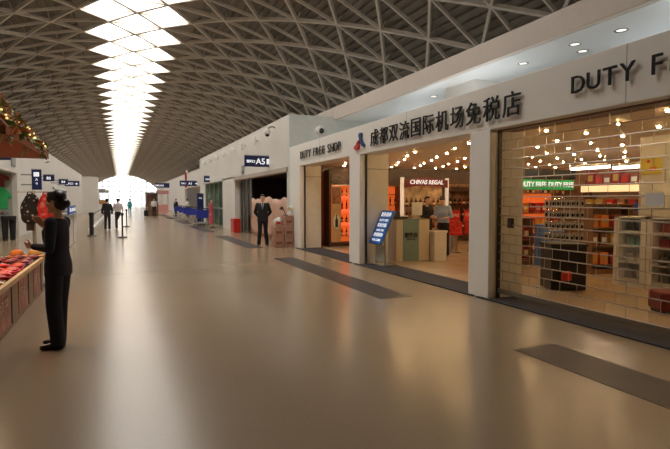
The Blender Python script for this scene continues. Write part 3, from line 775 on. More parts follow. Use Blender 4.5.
stocked('gift_shelf', 'tall wooden gift shelf between the black gondola and the white cabinets', (9.2, 7.6, 0), .9, 1.5, (.2, .6, 1.0), R(-20), [pm[2], pm[1], pm[4], pm[5]], 'gift boxes between gondola and white cabinets', 'gift box on the wooden shelf right of the black gondola', 4, (.18, .2, .26))
stocked('gift_shelf', 'long shelf unit with a lit cream band behind the white pillar', (12.0, 10.3, 0), 5.2, 1.97, (.4, .85, 1.3), R(-90), [pm[4], pm[1], pm[3], pm[7], pm[5], pm[0]], 'boxes on the long shelf unit', 'gift box on the long shelf unit with the lit cream band', 16, (.22, .2, .3), body=wood, header=lit_cream)
for i in range(9):
    pack((12.2, 10.1-.26*i, 1.97), (.24, .2, .3 if i % 3 else .42), [pm[1], pm[7], pm[4]][i % 3], 'dark red or brown box in the row on top of the long shelf unit', 'box', 'boxes on top of the long shelf unit', rz=R(-90))
t = thing('display_bottle', 'oversized red display bottle on top of the long shelf unit', 'bottle', (12.2, 7.65, 1.97))
MB().lathe([(.14, 0), (.15, .05), (.15, .3), (.06, .42), (.05, .52)], n=18).build('glass_body', redd, t, True); MB().lathe([(.055, .5), (.055, .62)], n=14).build('cap', wood_dark, t, True)
MB().lathe([(.152, .1), (.152, .25)], n=18).build('label', label_mats[1], t, True)
stocked('gift_shelf', 'wall shelf of mixed boxes in the far corner behind the shutter', (12.6, 13., 0), 1.9, 2.1, (.4, .85, 1.3, 1.7), 0, [pm[6], pm[4], pm[1], pm[3]], 'boxes on the far corner shelf', 'gift box on the mixed shelf in the far corner behind the shutter', 7, (.2, .2, .3))
for k in range(5):
    pack((9.5, 9.05, .0+.2*k), (.55, .4, .195), bluel, ['light blue crate at the bottom of the stack behind the shutter', 'light blue crate second from the bottom of the stack', 'light blue crate in the middle of the stack behind the shutter', 'light blue crate second from the top of the stack', 'light blue crate on top of the stack behind the shutter'][k], 'crate', 'stacked light blue crates', 'plastic_crate')
t = thing('gondola', 'black display gondola with a wire rack of hanging packs behind the shutter', 'display stand', (7.22, 6.55, 0), R(-25))
MB().box(-.3, .3, -.25, .25, .02, .78).build('cabinet_body', mat('black_laminate', (.014, .012, .012), .35), t, bevel=.01)
MB().box(-.32, .32, -.27, .27, .78, .82).build('counter_top', dark, t)
for x in (-.26, 0, .26): MB().cyl((x, 0, .82), (x, 0, 1.62), .012, .012, 8).build('upright', chrome, t, True)
for z in (1.0, 1.2, 1.4, 1.6): MB().tube([(-.28, -.14, z), (.28, -.14, z), (.28, .14, z), (-.28, .14, z), (-.28, -.14, z)], .006, 6).build('wire_rail', chrome, t)
proto = None
for zi, z in enumerate((.86, 1.06, 1.26, 1.46)):
    for i in range(7):
        for sd in (-1, 1):
            p = Matrix.Rotation(R(-25), 4, 'Z') @ Vector((-.25+.083*i, .15*sd, 0))
            l = (7.22+p.x, 6.55+p.y, z)
            if not proto:
                proto = thing('key_ring_pack', 'small shiny pack hanging on the wire rack above the black gondola', 'pack', l, R(-25), 'packs on the wire rack')
                MB().box(-.03, .03, -.008, .008, 0, .12).build('card', mat('shiny_grey_card', (.6, .58, .55), .25, .5), proto); MB().lathe([(.012, .03), (.024, .05), (.02, .075), (.008, .09)], c=(0, -.012, 0), n=8).build('trinket', mat('trinket_dark', (.06, .05, .05), .25, .5), proto, True)
            else: dup(proto, l)
tag(MB().box(-.09, .09, -.04, .04, 0, .16).build('red_bag', red, bevel=.02, loc=(6.98, 6.25, .2)), 'small red bag hanging on the front of the black gondola', 'bag')
def white_cab(label, loc, rz, cols):
    t = cabinet('white_cabinet', label, loc, .62, .4, 1.28, (.14, .45, .75, 1.02), white_lam, mat('grey_back', (.55, .53, .5), .5), rz=rz, side=.1)
    MB().box(.1, .52, -.008, -.002, .12, 1.25).build('glass_door', glass('cab_glass', (1, 1, 1), .06), t)
    for zi, z in enumerate((.14, .45, .75, 1.02)):
        for i in range(2):
            p = Matrix.Rotation(rz, 4, 'Z') @ Vector((.2+.22*i, .2, 0))
            m = cols[zi]
            key = ('bag', m.name)
            lab = 'small handbag on a shelf of the white cabinets behind the shutter'
            l = (loc[0]+p.x, loc[1]+p.y, z)
            if key not in PB:
                b = thing('handbag', lab, 'bag', l, rz, 'handbags in the white cabinets')
                MB().prism([(-.09, 0), (.09, 0), (.075, .15), (-.075, .15)], -.04, .04, Matrix(((1, 0, 0, 0), (0, 0, 1, 0), (0, 1, 0, 0), (0, 0, 0, 1)))).build('bag_body', m, b, bevel=.01)
                MB().tube([(-.04, 0, .15), (-.03, 0, .2), (.03, 0, .2), (.04, 0, .15)], .006, 6).build('handle', m, b)
                PB[key] = b
            else: dup(PB[key], l, rz)
g2 = mat('mint_leather', (.2, .45, .36), .5); r2 = mat('rose_leather', (.5, .1, .12), .5)
white_cab('white glazed cabinet with mint green bags behind the shutter', (8.5, 6.55, 0), R(-90), [grey, white_lam, g2, char_m])
white_cab('white glazed cabinet with rose red bags behind the shutter', (8.5, 5.91, 0), R(-90), [grey, grey, r2, r2])
white_cab('white glazed cabinet with dark bags at the right behind the shutter', (8.5, 5.27, 0), R(-90), [char_m, grey, grey, char_m])
t = thing('suitcase', 'dark red suitcase lying on the shop floor at the right of the shutter', 'suitcase', (7.2, 4.5, .004), R(-30))
MB().box(-.34, .34, -.2, .2, .03, .3).build('shell', mat('dark_red_leather', (.2, .02, .02), .4), t, bevel=.04); MB().tube([(-.1, -.2, .16), (-.08, -.24, .16), (.08, -.24, .16), (.1, -.2, .16)], .012, 8).build('handle', dark, t)
for x in (-.28, .28): MB().box(x-.03, x+.03, -.15, .15, .0, .03).build('foot', dark, t)
t = thing('poster', 'yellow poster with red and brown print on the pillar behind the shutter', 'poster', (9.0, 6.21, 2.05))
MB().box(-.012, .001, -.2, .2, 0, .3).build('sheet', yellow, t); MB().box(-.015, -.012, -.1, .02, .06, .14).build('print', orange, t); MB().lathe([(.03, 0), (.03, .004)], n=14, M=frame((0, -1, 0), (0, 0, 1), (-.013, .05, .24))).build('red_seal', red, t)

# shop ceiling lights
proto = None
for i in range(9):
    for j in range(14):
        x = 6.55+.92*i+.4*(j % 2); y = 2.3+1.01*j
        lab = 'small warm bulb set in the ceiling of the duty free shop'
        if 10.9 < y < 11.4 and x < 6.6: continue
        if not proto:
            proto = thing('ceiling_bulb', lab, 'light', (x, y, 2.75), 0, 'warm bulbs in the shop ceiling')
            MB().lathe([(.06, 0), (.065, -.008), (.045, -.012)], n=12).build('trim_ring', chrome, proto, True)
            MB().ell((0, 0, -.016), (.027, .027, .018), 10, 6).build('bulb', warm_bulb, proto, 'all')
        else: dup(proto, (x, y, 2.75))

# ------------------------------------------------------------------ gate A5 refit
t = thing('hoarding', 'salmon sheet hoarding with a ragged top edge across the unlit shop front', 'hoarding', (5.6, 0, 0))
pts = []
ys = [16.8+.25*i for i in range(25)]
top = [1.66+.025*math.sin(i*1.7)+.05*math.sin(i*.5+1)+random.uniform(-.02, .02) for i in range(25)]
top[:2] = [1.62, 1.6]
mb = MB(); vs = []; n = len(ys)
for z in range(7):
    for i, y in enumerate(ys): vs.append((.05*math.sin(i*.9+z*.7)*(z % 3)/2, y, top[i]*z/6))
mb.add(vs, [(z*n+i, z*n+i+1, (z+1)*n+i+1, (z+1)*n+i) for z in range(6) for i in range(n-1)])
o = mb.build('sheet', salmon, t, 'all'); sol = o.modifiers.new('s', 'SOLIDIFY'); sol.thickness = .02
for y in (17.2, 19.4, 21.6, 22.6): MB().box(.06, .12, y-.03, y+.03, 0, 1.5).build('post', wood, t)
t = thing('glass_door', 'narrow glazed door frames at the far end of the salmon hoarding', 'door', (5.62, 0, 0))
for y in (22.95, 23.7, 24.5, 25.15): MB().box(-.03, .03, y-.04, y+.04, 0, 2.6).build('frame', alu, t)
MB().box(-.005, .005, 23., 25.1, .06, 2.56).build('pane', glass('door_glass', (.75, .78, .74), .12), t)
for y in (23.2, 24.1): MB().box(-.05, -.03, y, y+.03, .9, 1.3).build('handle', chrome, t)
t = thing('fire_cabinet', 'red fire extinguisher box on the floor beside the glazed door frames', 'fire cabinet', (5.18, 24.4, 0))
MB().box(-.16, .16, -.4, .4, 0, .68).build('body', red, t, bevel=.015); MB().box(-.175, -.16, -.3, .3, .1, .58).build('door', mat('red_door', (.62, .06, .04), .35), t); MB().box(-.19, -.175, -.04, .04, .3, .36).build('handle', chrome, t)
CT = {}
def cartonbox(loc, s, rz, lab):
    if s not in CT:
        t = thing('carton', lab, 'box', loc, rz, 'brown cartons beside the suited man')
        MB().box(-s[0]/2, s[0]/2, -s[1]/2, s[1]/2, 0, s[2]).build('box_body', carton, t, bevel=.01)
        MB().box(-s[0]/2-.002, s[0]/2+.002, -.03, .03, s[2]*.55, s[2]+.002).build('tape', mat('brown_tape', (.5, .33, .2), .35), t)
        MB().box(-.1, .1, -s[1]/2-.003, -s[1]/2, s[2]*.3, s[2]*.55).build('label', mat('carton_print', (.25, .08, .05), .6), t)
        CT[s] = t; return t
    return dup(CT[s], loc, rz, lab)
cl = ['bottom', 'middle', 'top']
for k in range(3):
    cartonbox((5.18, 16.15, .355*k), (.3, .42, .35), R(1), 'brown carton at the %s of the stack against the white column' % cl[k])
    if k < 2: cartonbox((4.85, 16.2, .355*k), (.33, .4, .35), R(-2), 'brown carton at the %s of the stack right of the suited man' % ('bottom', 'top')[k])
t = thing('carrier_bag', 'crumpled white bag with red print on the lower carton stack', 'bag', (4.85, 16.2, .71))
b = MB(); b.ell((0, 0, .13), (.15, .13, .13)); b.ell((.06, 0, .2), (.1, .08, .1)); link('bag_body', blob(b, .02, 2), white_lam, t, 'all'); MB().box(-.09, .07, -.14, -.125, .06, .15).build('print', red, t)
t = thing('desk_lamp', 'small dark desk lamp standing on the tall carton stack', 'lamp', (5.14, 16.2, 1.062))
MB().lathe([(.09, 0), (.09, .015), (.02, .025)], n=16).build('base', dark, t, True); MB().tube([(0, 0, .02), (-.06, 0, .16), (-.12, 0, .24)], .012).build('stem', dark, t); MB().lathe([(.035, .06), (.085, -.05)], c=(-.14, 0, .24), n=14).build('lamp_shade', dark, t, True)
t = thing('flower_bunch', 'bunch of pale orange flowers on the tall carton stack', 'flowers', (5.24, 16.05, 1.062))
MB().lathe([(.05, 0), (.06, .1), (.05, .12)], n=12).build('pot', white_lam, t, True)
for i in range(12):
    a = i*2.4; r_ = .03+.1*random.random(); MB().ell((r_*math.cos(a), r_*math.sin(a), .2+.12*random.random()), (.035, .035, .03), 8, 5).build('flower', [mat('peach_flower', (.8, .45, .3), .6), yellow, white_lam][i % 3], t, 'all')
MB().tube([(0, 0, .1), (.03, 0, .22)], .01).build('stem', leaf_g, t)

def hang_sign(label, x0, x1, y, z0, z1, words, size, ztop, posts=True, d=.12, wm=None, facing=-1, bracket=None):
    t = thing('hanging_sign', label, 'sign', ((x0+x1)/2, y, z0)); hw = (x1-x0)/2; h = z1-z0
    MB().box(-hw, hw, -d/2, d/2, 0, h).build('sign_box', navy, t, bevel=.01)
    MB().box(-hw-.01, hw+.01, -d/2-.01, d/2+.01, h, h+.03).build('top_rail', alu, t)
    for i, (wd, fx, sz) in enumerate(words): text(wd, sz, sign_txt, t, (hw*fx, -d/2-.006, h*.47), RT, depth=.006, bold=.004)
    if bracket:
        for zz in (h*.25, h*.75): MB().bar((hw*bracket, 0, zz), (bracket*(hw+.35), 0, zz), .05, .05).build('bracket', alu, t)
    return t
t = hang_sign('navy A5 gate sign jutting from the wall above the salmon hoarding', 4.4, 5.62, 19, 2.86, 3.27, [('A5', .0, .32), ('登机口', -.62, .11), ('➜', .8, .16)], .2, 4.4, bracket=1)
MB().box(.24, .4, -.068, -.061, .1, .3).build('pictogram', sign_txt, t)
t = thing('wall_plate', 'small grey notice plate with dark print below the A5 gate sign', 'plate', (XF, 23.4, 2.9))
MB().box(-.02, 0, -.3, .3, -.15, .3).build('plate', alu, t); MB().box(-.025, -.02, -.2, .2, -.05, .02).build('print', char_m, t)
hang_sign('small navy gate sign above the glass-fronted shop past gate A5', 5.0, 5.85, 33, 2.72, 3.12, [('A4', .3, .22), ('登机口', -.45, .1)], .2, 4, bracket=None)
hang_sign('long navy overhead sign above the queue of blue carts', 5.3, 7.05, 50, 2.93, 3.42, [('A3', .1, .3), ('登机口', -.6, .16), ('➜', .75, .25)], .2, 4, bracket=None)
hang_sign('short navy overhead sign far down the right side of the concourse', 4.3, 6.1, 70, 3.2, 3.8, [('A2', .0, .35), ('登机口', -.6, .25)], .2, 4)
t = thing('sign_totem', 'tall slim navy sign post beside the blue carts', 'sign post', (4.75, 33, 0))
MB().box(-.2, .2, -.06, .06, .05, 2.0).build('panel', navy, t, bevel=.01); MB().box(-.28, .28, -.2, .2, 0, .05).build('base', dark, t); text('A4', .16, sign_txt, t, (0, -.07, 1.7), RT, depth=.006)
t = thing('ribbon_poster', 'white poster with a looped red ribbon on the far gate wall', 'poster', (6.905, 58, 2.9))
MB().box(-.02, 0, -.8, .8, -.1, 2.0).build('sheet', white_lam, t)
MB().tube([(-.1, .5, .1), (-.1, -.25, 1.3), (-.1, 0, 1.7), (-.1, .25, 1.3), (-.1, -.5, .1)], .08, 6).build('ribbon', red, t)
# glass shop
t = thing('glass_partition', 'greenish glass shop front with pale frames past gate A5', 'shop front', (XF+.1, 0, 0))
for y in (28.65, 30.2, 31.8, 33.4, 34.95): MB().box(-.04, .04, y-.04, y+.04, 0, 2.7).build('frame', alu, t)
MB().box(-.008, .008, 28.7, 34.9, .1, 2.6).build('pane', glass('green_glass', (.6, .72, .62), .12), t)
MB().box(-.045, .045, 28.7, 34.9, 1.05, 1.12).build('push_rail', alu, t)
# blue luggage carts and barriers
proto = None
cart_pos = [(4.5, 30.6, .1), (5.0, 32., .2), (4.7, 37., 0), (4.85, 40.5, .2), (4.95, 44.5, -.1), (5.1, 50, .1)]
cart_lab = ['blue luggage cart nearest the rose coat figure', 'blue luggage cart beside the glass shop front', 'blue luggage cart just past the navy sign post', 'second blue luggage cart past the navy sign post', 'third blue luggage cart past the navy sign post', 'farthest blue luggage cart in the row']
for (x, y, rz), lb in zip(cart_pos, cart_lab):
    if not proto:
        proto = thing('luggage_cart', lb, 'cart', (x, y, 0), rz, 'blue luggage carts by the gates')
        MB().box(-.36, .36, -.03, .03, .5, .96).build('side_board', mat('cart_blue', (.03, .05, .38), .45), proto, bevel=.01)
        MB().tube([(-.33, 0, .42), (-.33, 0, .06)], .02).build('leg', alu, proto); MB().tube([(.33, 0, .42), (.33, 0, .06)], .02).build('leg', alu, proto)
        MB().box(-.34, .34, -.03, .75, .16, .2).build('deck', alu, proto)
        for sx in (-.3, .3):
            for yy in (0, .68): MB().cyl((sx-.02, yy, .07), (sx+.02, yy, .07), .068, .068, 12).build('wheel', dark, proto)
        MB().tube([(-.36, 0, 1.0), (-.36, -.1, 1.06), (.36, -.1, 1.06), (.36, 0, 1.0)], .018).build('handle', dark, proto)
    else: dup(proto, (x, y, 0), rz, lb)
# far clutter near the end of the concourse
t = thing('kiosk', 'far kiosk with pink lit panels beside the end block', 'kiosk', (4.9, 66, 0))
MB().box(-.7, .7, 0, 1.2, 0, 1.0).build('counter', mat('pink_panel', (.75, .35, .32), .5), t); MB().box(-.75, .75, -.05, 1.25, 1.0, 1.06).build('counter_top', white_lam, t)
for x in (-.65, .65): MB().box(x-.05, x+.05, .0, .1, 1.06, 2.3).build('post', alu, t)
MB().box(-.75, .75, -.05, .2, 2.3, 2.75).build('header', mat('pink_header', (.6, .25, .25), .5), t)
t = thing('display_kiosk', 'far dark brown display kiosk behind the figure in white', 'kiosk', (2.9, 54, 0))
MB().box(-.5, .7, 0, 1., 0, 1.3).build('counter', wood, t); MB().box(-.5, .7, .9, 1., 1.3, 2.2).build('back_panel', mat('kiosk_print', (.3, .16, .12), .6, var=.6, scale=4), t); MB().box(-.55, .75, -.05, 1.05, 2.2, 2.35).build('roof', grey, t)
for x in (-.45, .65): MB().box(x-.04, x+.04, .02, .1, 1.3, 2.2).build('post', alu, t)
t = thing('trolley_bag', 'black wheeled bag beside the distant figure in white', 'bag', (2.25, 50, 0))
MB().box(-.2, .2, -.12, .12, .06, .62).build('bag_body', black, t, bevel=.04); MB().tube([(-.1, .1, .6), (-.1, .1, .95), (.1, .1, .95), (.1, .1, .6)], .012).build('handle', alu, t)
for x in (-.15, .15): MB().cyl((x-.02, .05, .04), (x+.02, .05, .04), .04, .04, 10).build('wheel', dark, t)
for i, (x, y, lb) in enumerate(((-2.2, 70, 'far left shop counter with golden goods'), (-2.0, 78, 'farther left shop counter with brown goods'))):
    t = thing('shop_counter', lb + ' beyond the walking pair', 'counter', (x+.05, y, 0))
    MB().box(-.8, .5, 0, 3., 0, 1.1).build('counter', white_lam, t); MB().box(-.85, .55, -.05, 3.05, 1.1, 1.15).build('counter_top', wood, t)
    for k in range(6): MB().box(-.6, .3, .1+.45*k, .4+.45*k, 1.15, 1.3+.15*((k*7) % 3)).build('goods', [orange, pm[3], pm[5], wood][k % 4], t)
    MB().box(-.8, .5, 0, 3., 2.6, 3.0).build('header', mat('grey_header', (.4, .38, .36), .5), t)
    for yy in (.05, 2.95): MB().box(-.78, -.7, yy-.04, yy+.04, 1.15, 2.6).build('post', alu, t)

# ------------------------------------------------------------------ left side
hang_sign('tall navy sign panel hanging above the woman, left of the small signs', -3.04, -2.72, 22, 1.97, 2.72, [], .2, 4, bracket=-1)
t = [o for o in S.objects if o.get('label', '').startswith('tall navy sign panel')][0]
MB().box(-.09, .09, -.075, -.061, .5, .66).build('pictogram', sign_txt, t); text('A', .14, sign_txt, t, (0, -.07, .38), RT); text('↑', .14, sign_txt, t, (0, -.07, .22), RT)
hang_sign('small navy sign just right of the tall hanging panel', -2.9, -2.5, 24, 2.36, 2.62, [('B5', .0, .16)], .2, 4, bracket=-1)
hang_sign('near half of the double navy sign over the white desk', -2.75, -2.35, 28.2, 2.36, 2.6, [('B4', .0, .15)], .2, 4, bracket=-1)
hang_sign('far wider half of the double navy sign over the white desk', -2.6, -1.92, 29.4, 2.3, 2.56, [('登机口', -.35, .12), ('➜', .6, .14)], .2, 4, bracket=-1)
hang_sign('navy sign partly cut off by the photo edge under the leafy stall roof', -3.4, -2.68, 16, 2.66, 2.98, [('B6', .1, .2), ('▣', .6, .2)], .2, 4, bracket=-1)
for o in list(S.objects):
    pass
t = thing('wall_vent', 'small square grey vent on the left wall above the gift shop', 'vent', (-4, 24.2, 2.95))
MB().box(0, .03, -.45, .45, 0, .45).build('frame', grey, t); MB().box(.03, .04, -.4, .4, .05, .4).build('grille', mat('vent_mesh', (.35, .33, .3), .6, var=.4, scale=30), t)
# gift shop wall goods
for (nm, lb, pts, m, y, z, x) in (('t_shirt', 'bright green T-shirt hung in the left gift shop', [(-.35, 0), (.35, 0), (.35, .5), (.42, .4), (.52, .52), (.3, .85), (.12, .9), (-.12, .9), (-.3, .85), (-.52, .52), (-.42, .4), (-.35, .5)], green, 24.2, 1.2, -4.55),
                           ('red_shirt', 'small dark red shirt hung above the green T-shirt', [(-.25, 0), (.25, 0), (.25, .3), (.42, .25), (.45, .4), (.2, .5), (-.2, .5), (-.45, .4), (-.42, .25), (-.25, .3)], redd, 24.75, 2.15, -4.65)):
    t = thing(nm, lb, 'shirt', (x, y, z)); MB().prism(pts, -.05, .05, Matrix.Rotation(R(35), 4, 'Z') @ Matrix(((1, 0, 0, 0), (0, 0, 1, 0), (0, 1, 0, 0), (0, 0, 0, 1)))).build('cloth', m, t, bevel=.03)
    top_ = max(b_ for a_, b_ in pts); MB().tube([(0, 0, top_-.04), (0, 0, top_+.08)], .012).build('hanger', alu, t)
    MB().box(-.02, .02, -.02, .02, top_+.06, 2.72-z).build('rod', alu, t)
t = thing('clothes_shelf', 'grey shelf with folded clothes below the green T-shirt', 'shelf unit', (-5.0, 23.5, 0))
MB().box(-.5, .85, 0, .5, .93, 1.0).build('shelf', grey, t); MB().box(-.5, .85, 0, .5, 1.09, 1.13).build('shelf', grey, t)
for x in (-.48, .76): MB().box(x, x+.04, .4, .5, 0, 1.13).build('upright', grey, t)
for i in range(3): MB().box(-.4+.4*i, -.1+.4*i, .05, .4, 1.0, 1.08).build('folded_clothes', [redd, char_m, wood][i], t, bevel=.02)
t = thing('trouser_display', 'pair of black trouser legs on display under the grey shelf', 'trousers', (-4.02, 23.1, 0), R(35))
for s in (-1, 1): MB().lathe([(.09, 0), (.1, .3), (.125, .85)], c=(.14*s, 0, 0), n=14).build('trouser_leg', black, t, True)
MB().lathe([(.26, .8), (.26, .95)], n=18).build('waist', black, t, True)
# gate desks with blue panels
t = thing('gate_desk', 'white gate desk with a blue sign panel on top by the left wall', 'desk', (-1.9, 18.6, 0))
MB().box(-.7, .35, 0, 2.9, .02, 1.06).build('desk_body', white_lam, t, bevel=.01); MB().box(-.75, .4, -.05, 2.95, 1.06, 1.1).build('desk_top', alu, t)
MB().box(.3, .36, .1, 2.8, 1.1, 1.38).build('blue_panel', mat('desk_blue', (.03, .1, .42), .45), t)
for k in range(3): MB().box(.362, .366, .3+.85*k, .8+.85*k, 1.18, 1.3).build('print', sign_txt, t)
MB().box(.355, .37, 1.4, 1.46, .05, 1.05).build('trim_strip', alu, t)
t = thing('pillar_screen', 'slim grey panel standing at the back of the gate desk', 'panel', (-2.1, 22.4, 0)); MB().box(-.08, .08, -.05, .05, .03, 1.75).build('panel', grey, t, bevel=.01); MB().box(-.2, .2, -.15, .15, 0, .03).build('base', grey, t)
def stanchion(label, loc, belt=None, fat=False):
    t = thing('barrier_post', label, 'barrier post', loc)
    MB().lathe([(.19, 0), (.19, .02), (.16, .045), (.04, .07)], n=20).build('base', dark, t, True)
    MB().cyl((0, 0, .06), (0, 0, .95), .035 if not fat else .09, .035 if not fat else .09, 14).build('pole', dark, t, True)
    MB().lathe([(.05, .92), (.06, .93), (.06, 1.03), (.04, 1.05)] if not fat else [(.1, .9), (.11, .93), (.11, 1.03), (.07, 1.05)], n=16).build('head', dark, t, True)
    if belt: MB().bar((0, 0, .98), belt, .006, .06, (0, 0, 1)).build('belt', mat('grey_belt', (.3, .3, .3), .6), t)
    return t
stanchion('thick black barrier post at the end of the white gate desk', (-1.15, 24.2, 0), None, True)
stanchion('slim black barrier post on the open floor before the walking pair', (.08, 22.7, 0))
stanchion('small black barrier post behind the slim one on the open floor', (.35, 32., 0))
# low white rail along the moving walkway
t = thing('walkway_rail', 'long low white balustrade running away beyond the thick barrier post', 'balustrade', (-1.2, 25.5, 0))
MB().box(-.15, .05, 0, 38, 0, .28).build('kerb', white_lam, t, bevel=.02)
MB().box(-.06, -.04, .2, 37.8, .28, .85).build('glass_panel', glass('rail_glass', (.93, .95, .95), .08), t)
MB().box(-.09, -.01, .1, 37.9, .85, .91).build('handrail', dark, t, bevel=.02)

# snack stall -----------------------------------------------------
SX0, SX1, SY0, SY1, SZ = -3.3, -1.2, 3.6, 10.1, .6
t = thing('snack_stall', 'low snack stall with pink printed brown side panels and a pale wooden edge', 'stall', ((SX0+SX1)/2, SY0, 0)); hw = (SX1-SX0)/2; L = SY1-SY0
MB().box(-hw+.06, hw-.06, .05, L-.05, 0, SZ-.04).build('side_panel', mat('stall_brown', (.3, .21, .14), .55, var=.3, scale=3), t)
MB().box(-hw+.02, hw-.02, .02, L-.02, SZ-.06, SZ-.035).build('tray_base', wood, t)
for a in ((hw-.05, hw, 0, L), (-hw, -hw+.05, 0, L)): MB().box(*a, SZ-.045, SZ+.015).build('edge_board', mat('pale_wood', (.55, .36, .18), .5, var=.15, scale=10), t)
for a in ((-hw, hw, 0, .05), (-hw, hw, L-.05, L)): MB().box(*a, SZ-.045, SZ+.015).build('edge_board', MATS['pale_wood'], t)
for k in range(5):
    y = .35+1.25*k
    MB().box(hw-.06, hw-.052, y, y+.7, .06, .53).build('pink_panel', mat('pink_print', (.4, .17, .13), .55, var=.35, scale=5), t)
    text(['四川特产', '天府', '特产', '成都', '美食'][k], .24, mat('stall_text', (.58, .4, .32), .6), t, (hw-.048, y+.31, .31), (0, 1, 0), depth=.004)
    MB().box(hw-.06, hw-.05, y+.78, y+.82, .05, .52).build('divider', wood_dark, t)
CP = {}
def packet(loc, rz, m, label, group, s):
    key = (m.name, s)
    if key not in CP:
        p = thing('snack_packet', label, 'snack packet', loc, rz, group)
        b = MB(); w_, d_, h_ = s
        vs = []; n_ = 8
        for i in range(n_+1):
            u = i/n_*2-1; hh = h_*max(.06, 1-abs(u)**3)
            for j in range(n_+1):
                v = j/n_*2-1; k_ = max(.06, 1-abs(v)**3)
                vs.append((u*w_/2, v*d_/2, h_/2+hh*k_/2))
        m_ = len(vs); vs += [(x, y, h_-z) for x, y, z in vs]
        fs = []
        for i in range(n_):
            for j in range(n_):
                a = i*(n_+1)+j; fs.append((a, a+1, a+n_+2, a+n_+1)); fs.append((m_+a, m_+a+n_+1, m_+a+n_+2, m_+a+1))
        ring_ = [i*(n_+1) for i in range(n_+1)] + [n_*(n_+1)+j for j in range(1, n_+1)] + [i*(n_+1)+n_ for i in range(n_-1, -1, -1)] + [j for j in range(n_-1, 0, -1)]
        for a, c in zip(ring_, ring_[1:]+ring_[:1]): fs.append((a, c, m_+c, m_+a))
        b.add(vs, fs); b.build('wrapper', m, p, 'all')
        b = MB().box(-w_*.18, w_*.18, -d_*.13, d_*.13, h_*.97, h_*1.01); b.build('label', [white_lam, label_mats[0], yellow][len(CP) % 3], p)
        CP[key] = p; return p
    return dup(CP[key], loc, rz, label, group)
zones = [(8.55, 9.95, [redd, char_m, redd], 'dark wrapped snack packet in the far tray of the stall', 'dark snack packets in the far tray'),
         (7.35, 8.5, [red, mat('bright_red_foil', (.75, .03, .02), .35), red], 'bright red snack packet in the middle tray of the stall', 'red snack packets in the middle tray'),
         (6.2, 7.3, [mat('lime_foil', (.45, .5, .12), .4), mat('cream_foil', (.7, .6, .4), .4), red, orange], 'pale green or cream snack packet in the tray beside the woman', 'pale snack packets beside the woman'),
         (4.9, 6.15, [red, mat('cream_foil', (.7, .6, .4), .4), redd, orange], 'red and cream snack packet in the near tray of the stall', 'mixed snack packets in the near tray')]
for y0, y1, ms, lb, gp in zones:
    y = y0+.08
    while y < y1-.04:
        x = SX1-.16
        while x > -2.5:
            for lay in range(2):
                if lay and random.random() < .45: continue
                packet((x+random.uniform(-.015, .015), y+random.uniform(-.02, .02), SZ-.03+.05*lay), random.uniform(-.5, .5)+lay*.7, random.choice(ms), lb, gp, (.16, .13, .05))
            x -= .2
        y += .17
# rack with bags on a post, at the stall's far end
t = thing('bag_rack', 'post rack at the far end of the stall for black and red bags', 'rack', (-1.45, 10.62, 0))
MB().lathe([(.2, 0), (.2, .03), (.03, .05)], n=18).build('base', dark, t, True); MB().cyl((0, 0, .04), (0, 0, 1.75), .03, .03, 10).build('pole', alu, t, True)
MB().bar((-.2, -.32, 1.72), (.36, -.32, 1.72), .02, .02).bar((0, 0, 1.72), (0, -.32, 1.72), .03, .03).build('arm', alu, t)
MB().box(-.12, .0, -.06, -.03, 1.02, 1.16).build('price_card', mat('dark_card', (.05, .03, .03), .5), t)
def floppy(name, label, loc, m, dots):
    t = thing(name, label, 'bag', loc)
    b = MB(); b.ell((0, 0, -.3), (.16, .09, .24)); b.ell((.02, 0, -.14), (.12, .08, .14)); b.ell((0, 0, -.42), (.15, .1, .14))
    link('bag_body', blob(b, .015, 3), m, t, 'all')
    MB().tube([(-.06, 0, -.1), (-.03, 0, .02), (.03, 0, .02), (.06, 0, -.1)], .012).build('handle', m, t)
dotted = mat('spotted_cloth', (.012, .012, .014), .75)
nt = dotted.node_tree; vo = nt.nodes.new('ShaderNodeTexVoronoi'); vo.inputs['Scale'].default_value = 14
tc = nt.nodes.new('ShaderNodeTexCoord'); nt.links.new(tc.outputs['Object'], vo.inputs['Vector'])
cr = nt.nodes.new('ShaderNodeValToRGB'); cr.color_ramp.interpolation = 'CONSTANT'; cr.color_ramp.elements[0].color = (.45, .4, .36, 1); cr.color_ramp.elements[1].color = (.012, .012, .014, 1); cr.color_ramp.elements[1].position = .26
nt.links.new(vo.outputs['Distance'], cr.inputs['Fac']); nt.links.new(cr.outputs['Color'], nt.nodes['Principled BSDF'].inputs['Base Color'])
floppy('hanging_bag', 'black bag with pale spots hanging at the end of the stall', (-1.46, 10.3, 1.7), dotted, None)
floppy('hanging_bag', 'shiny red bag hanging next to the spotted black bag', (-1.22, 10.3, 1.7), mat('red_satin', (.6, .03, .03), .35, var=.4, scale=14), None)
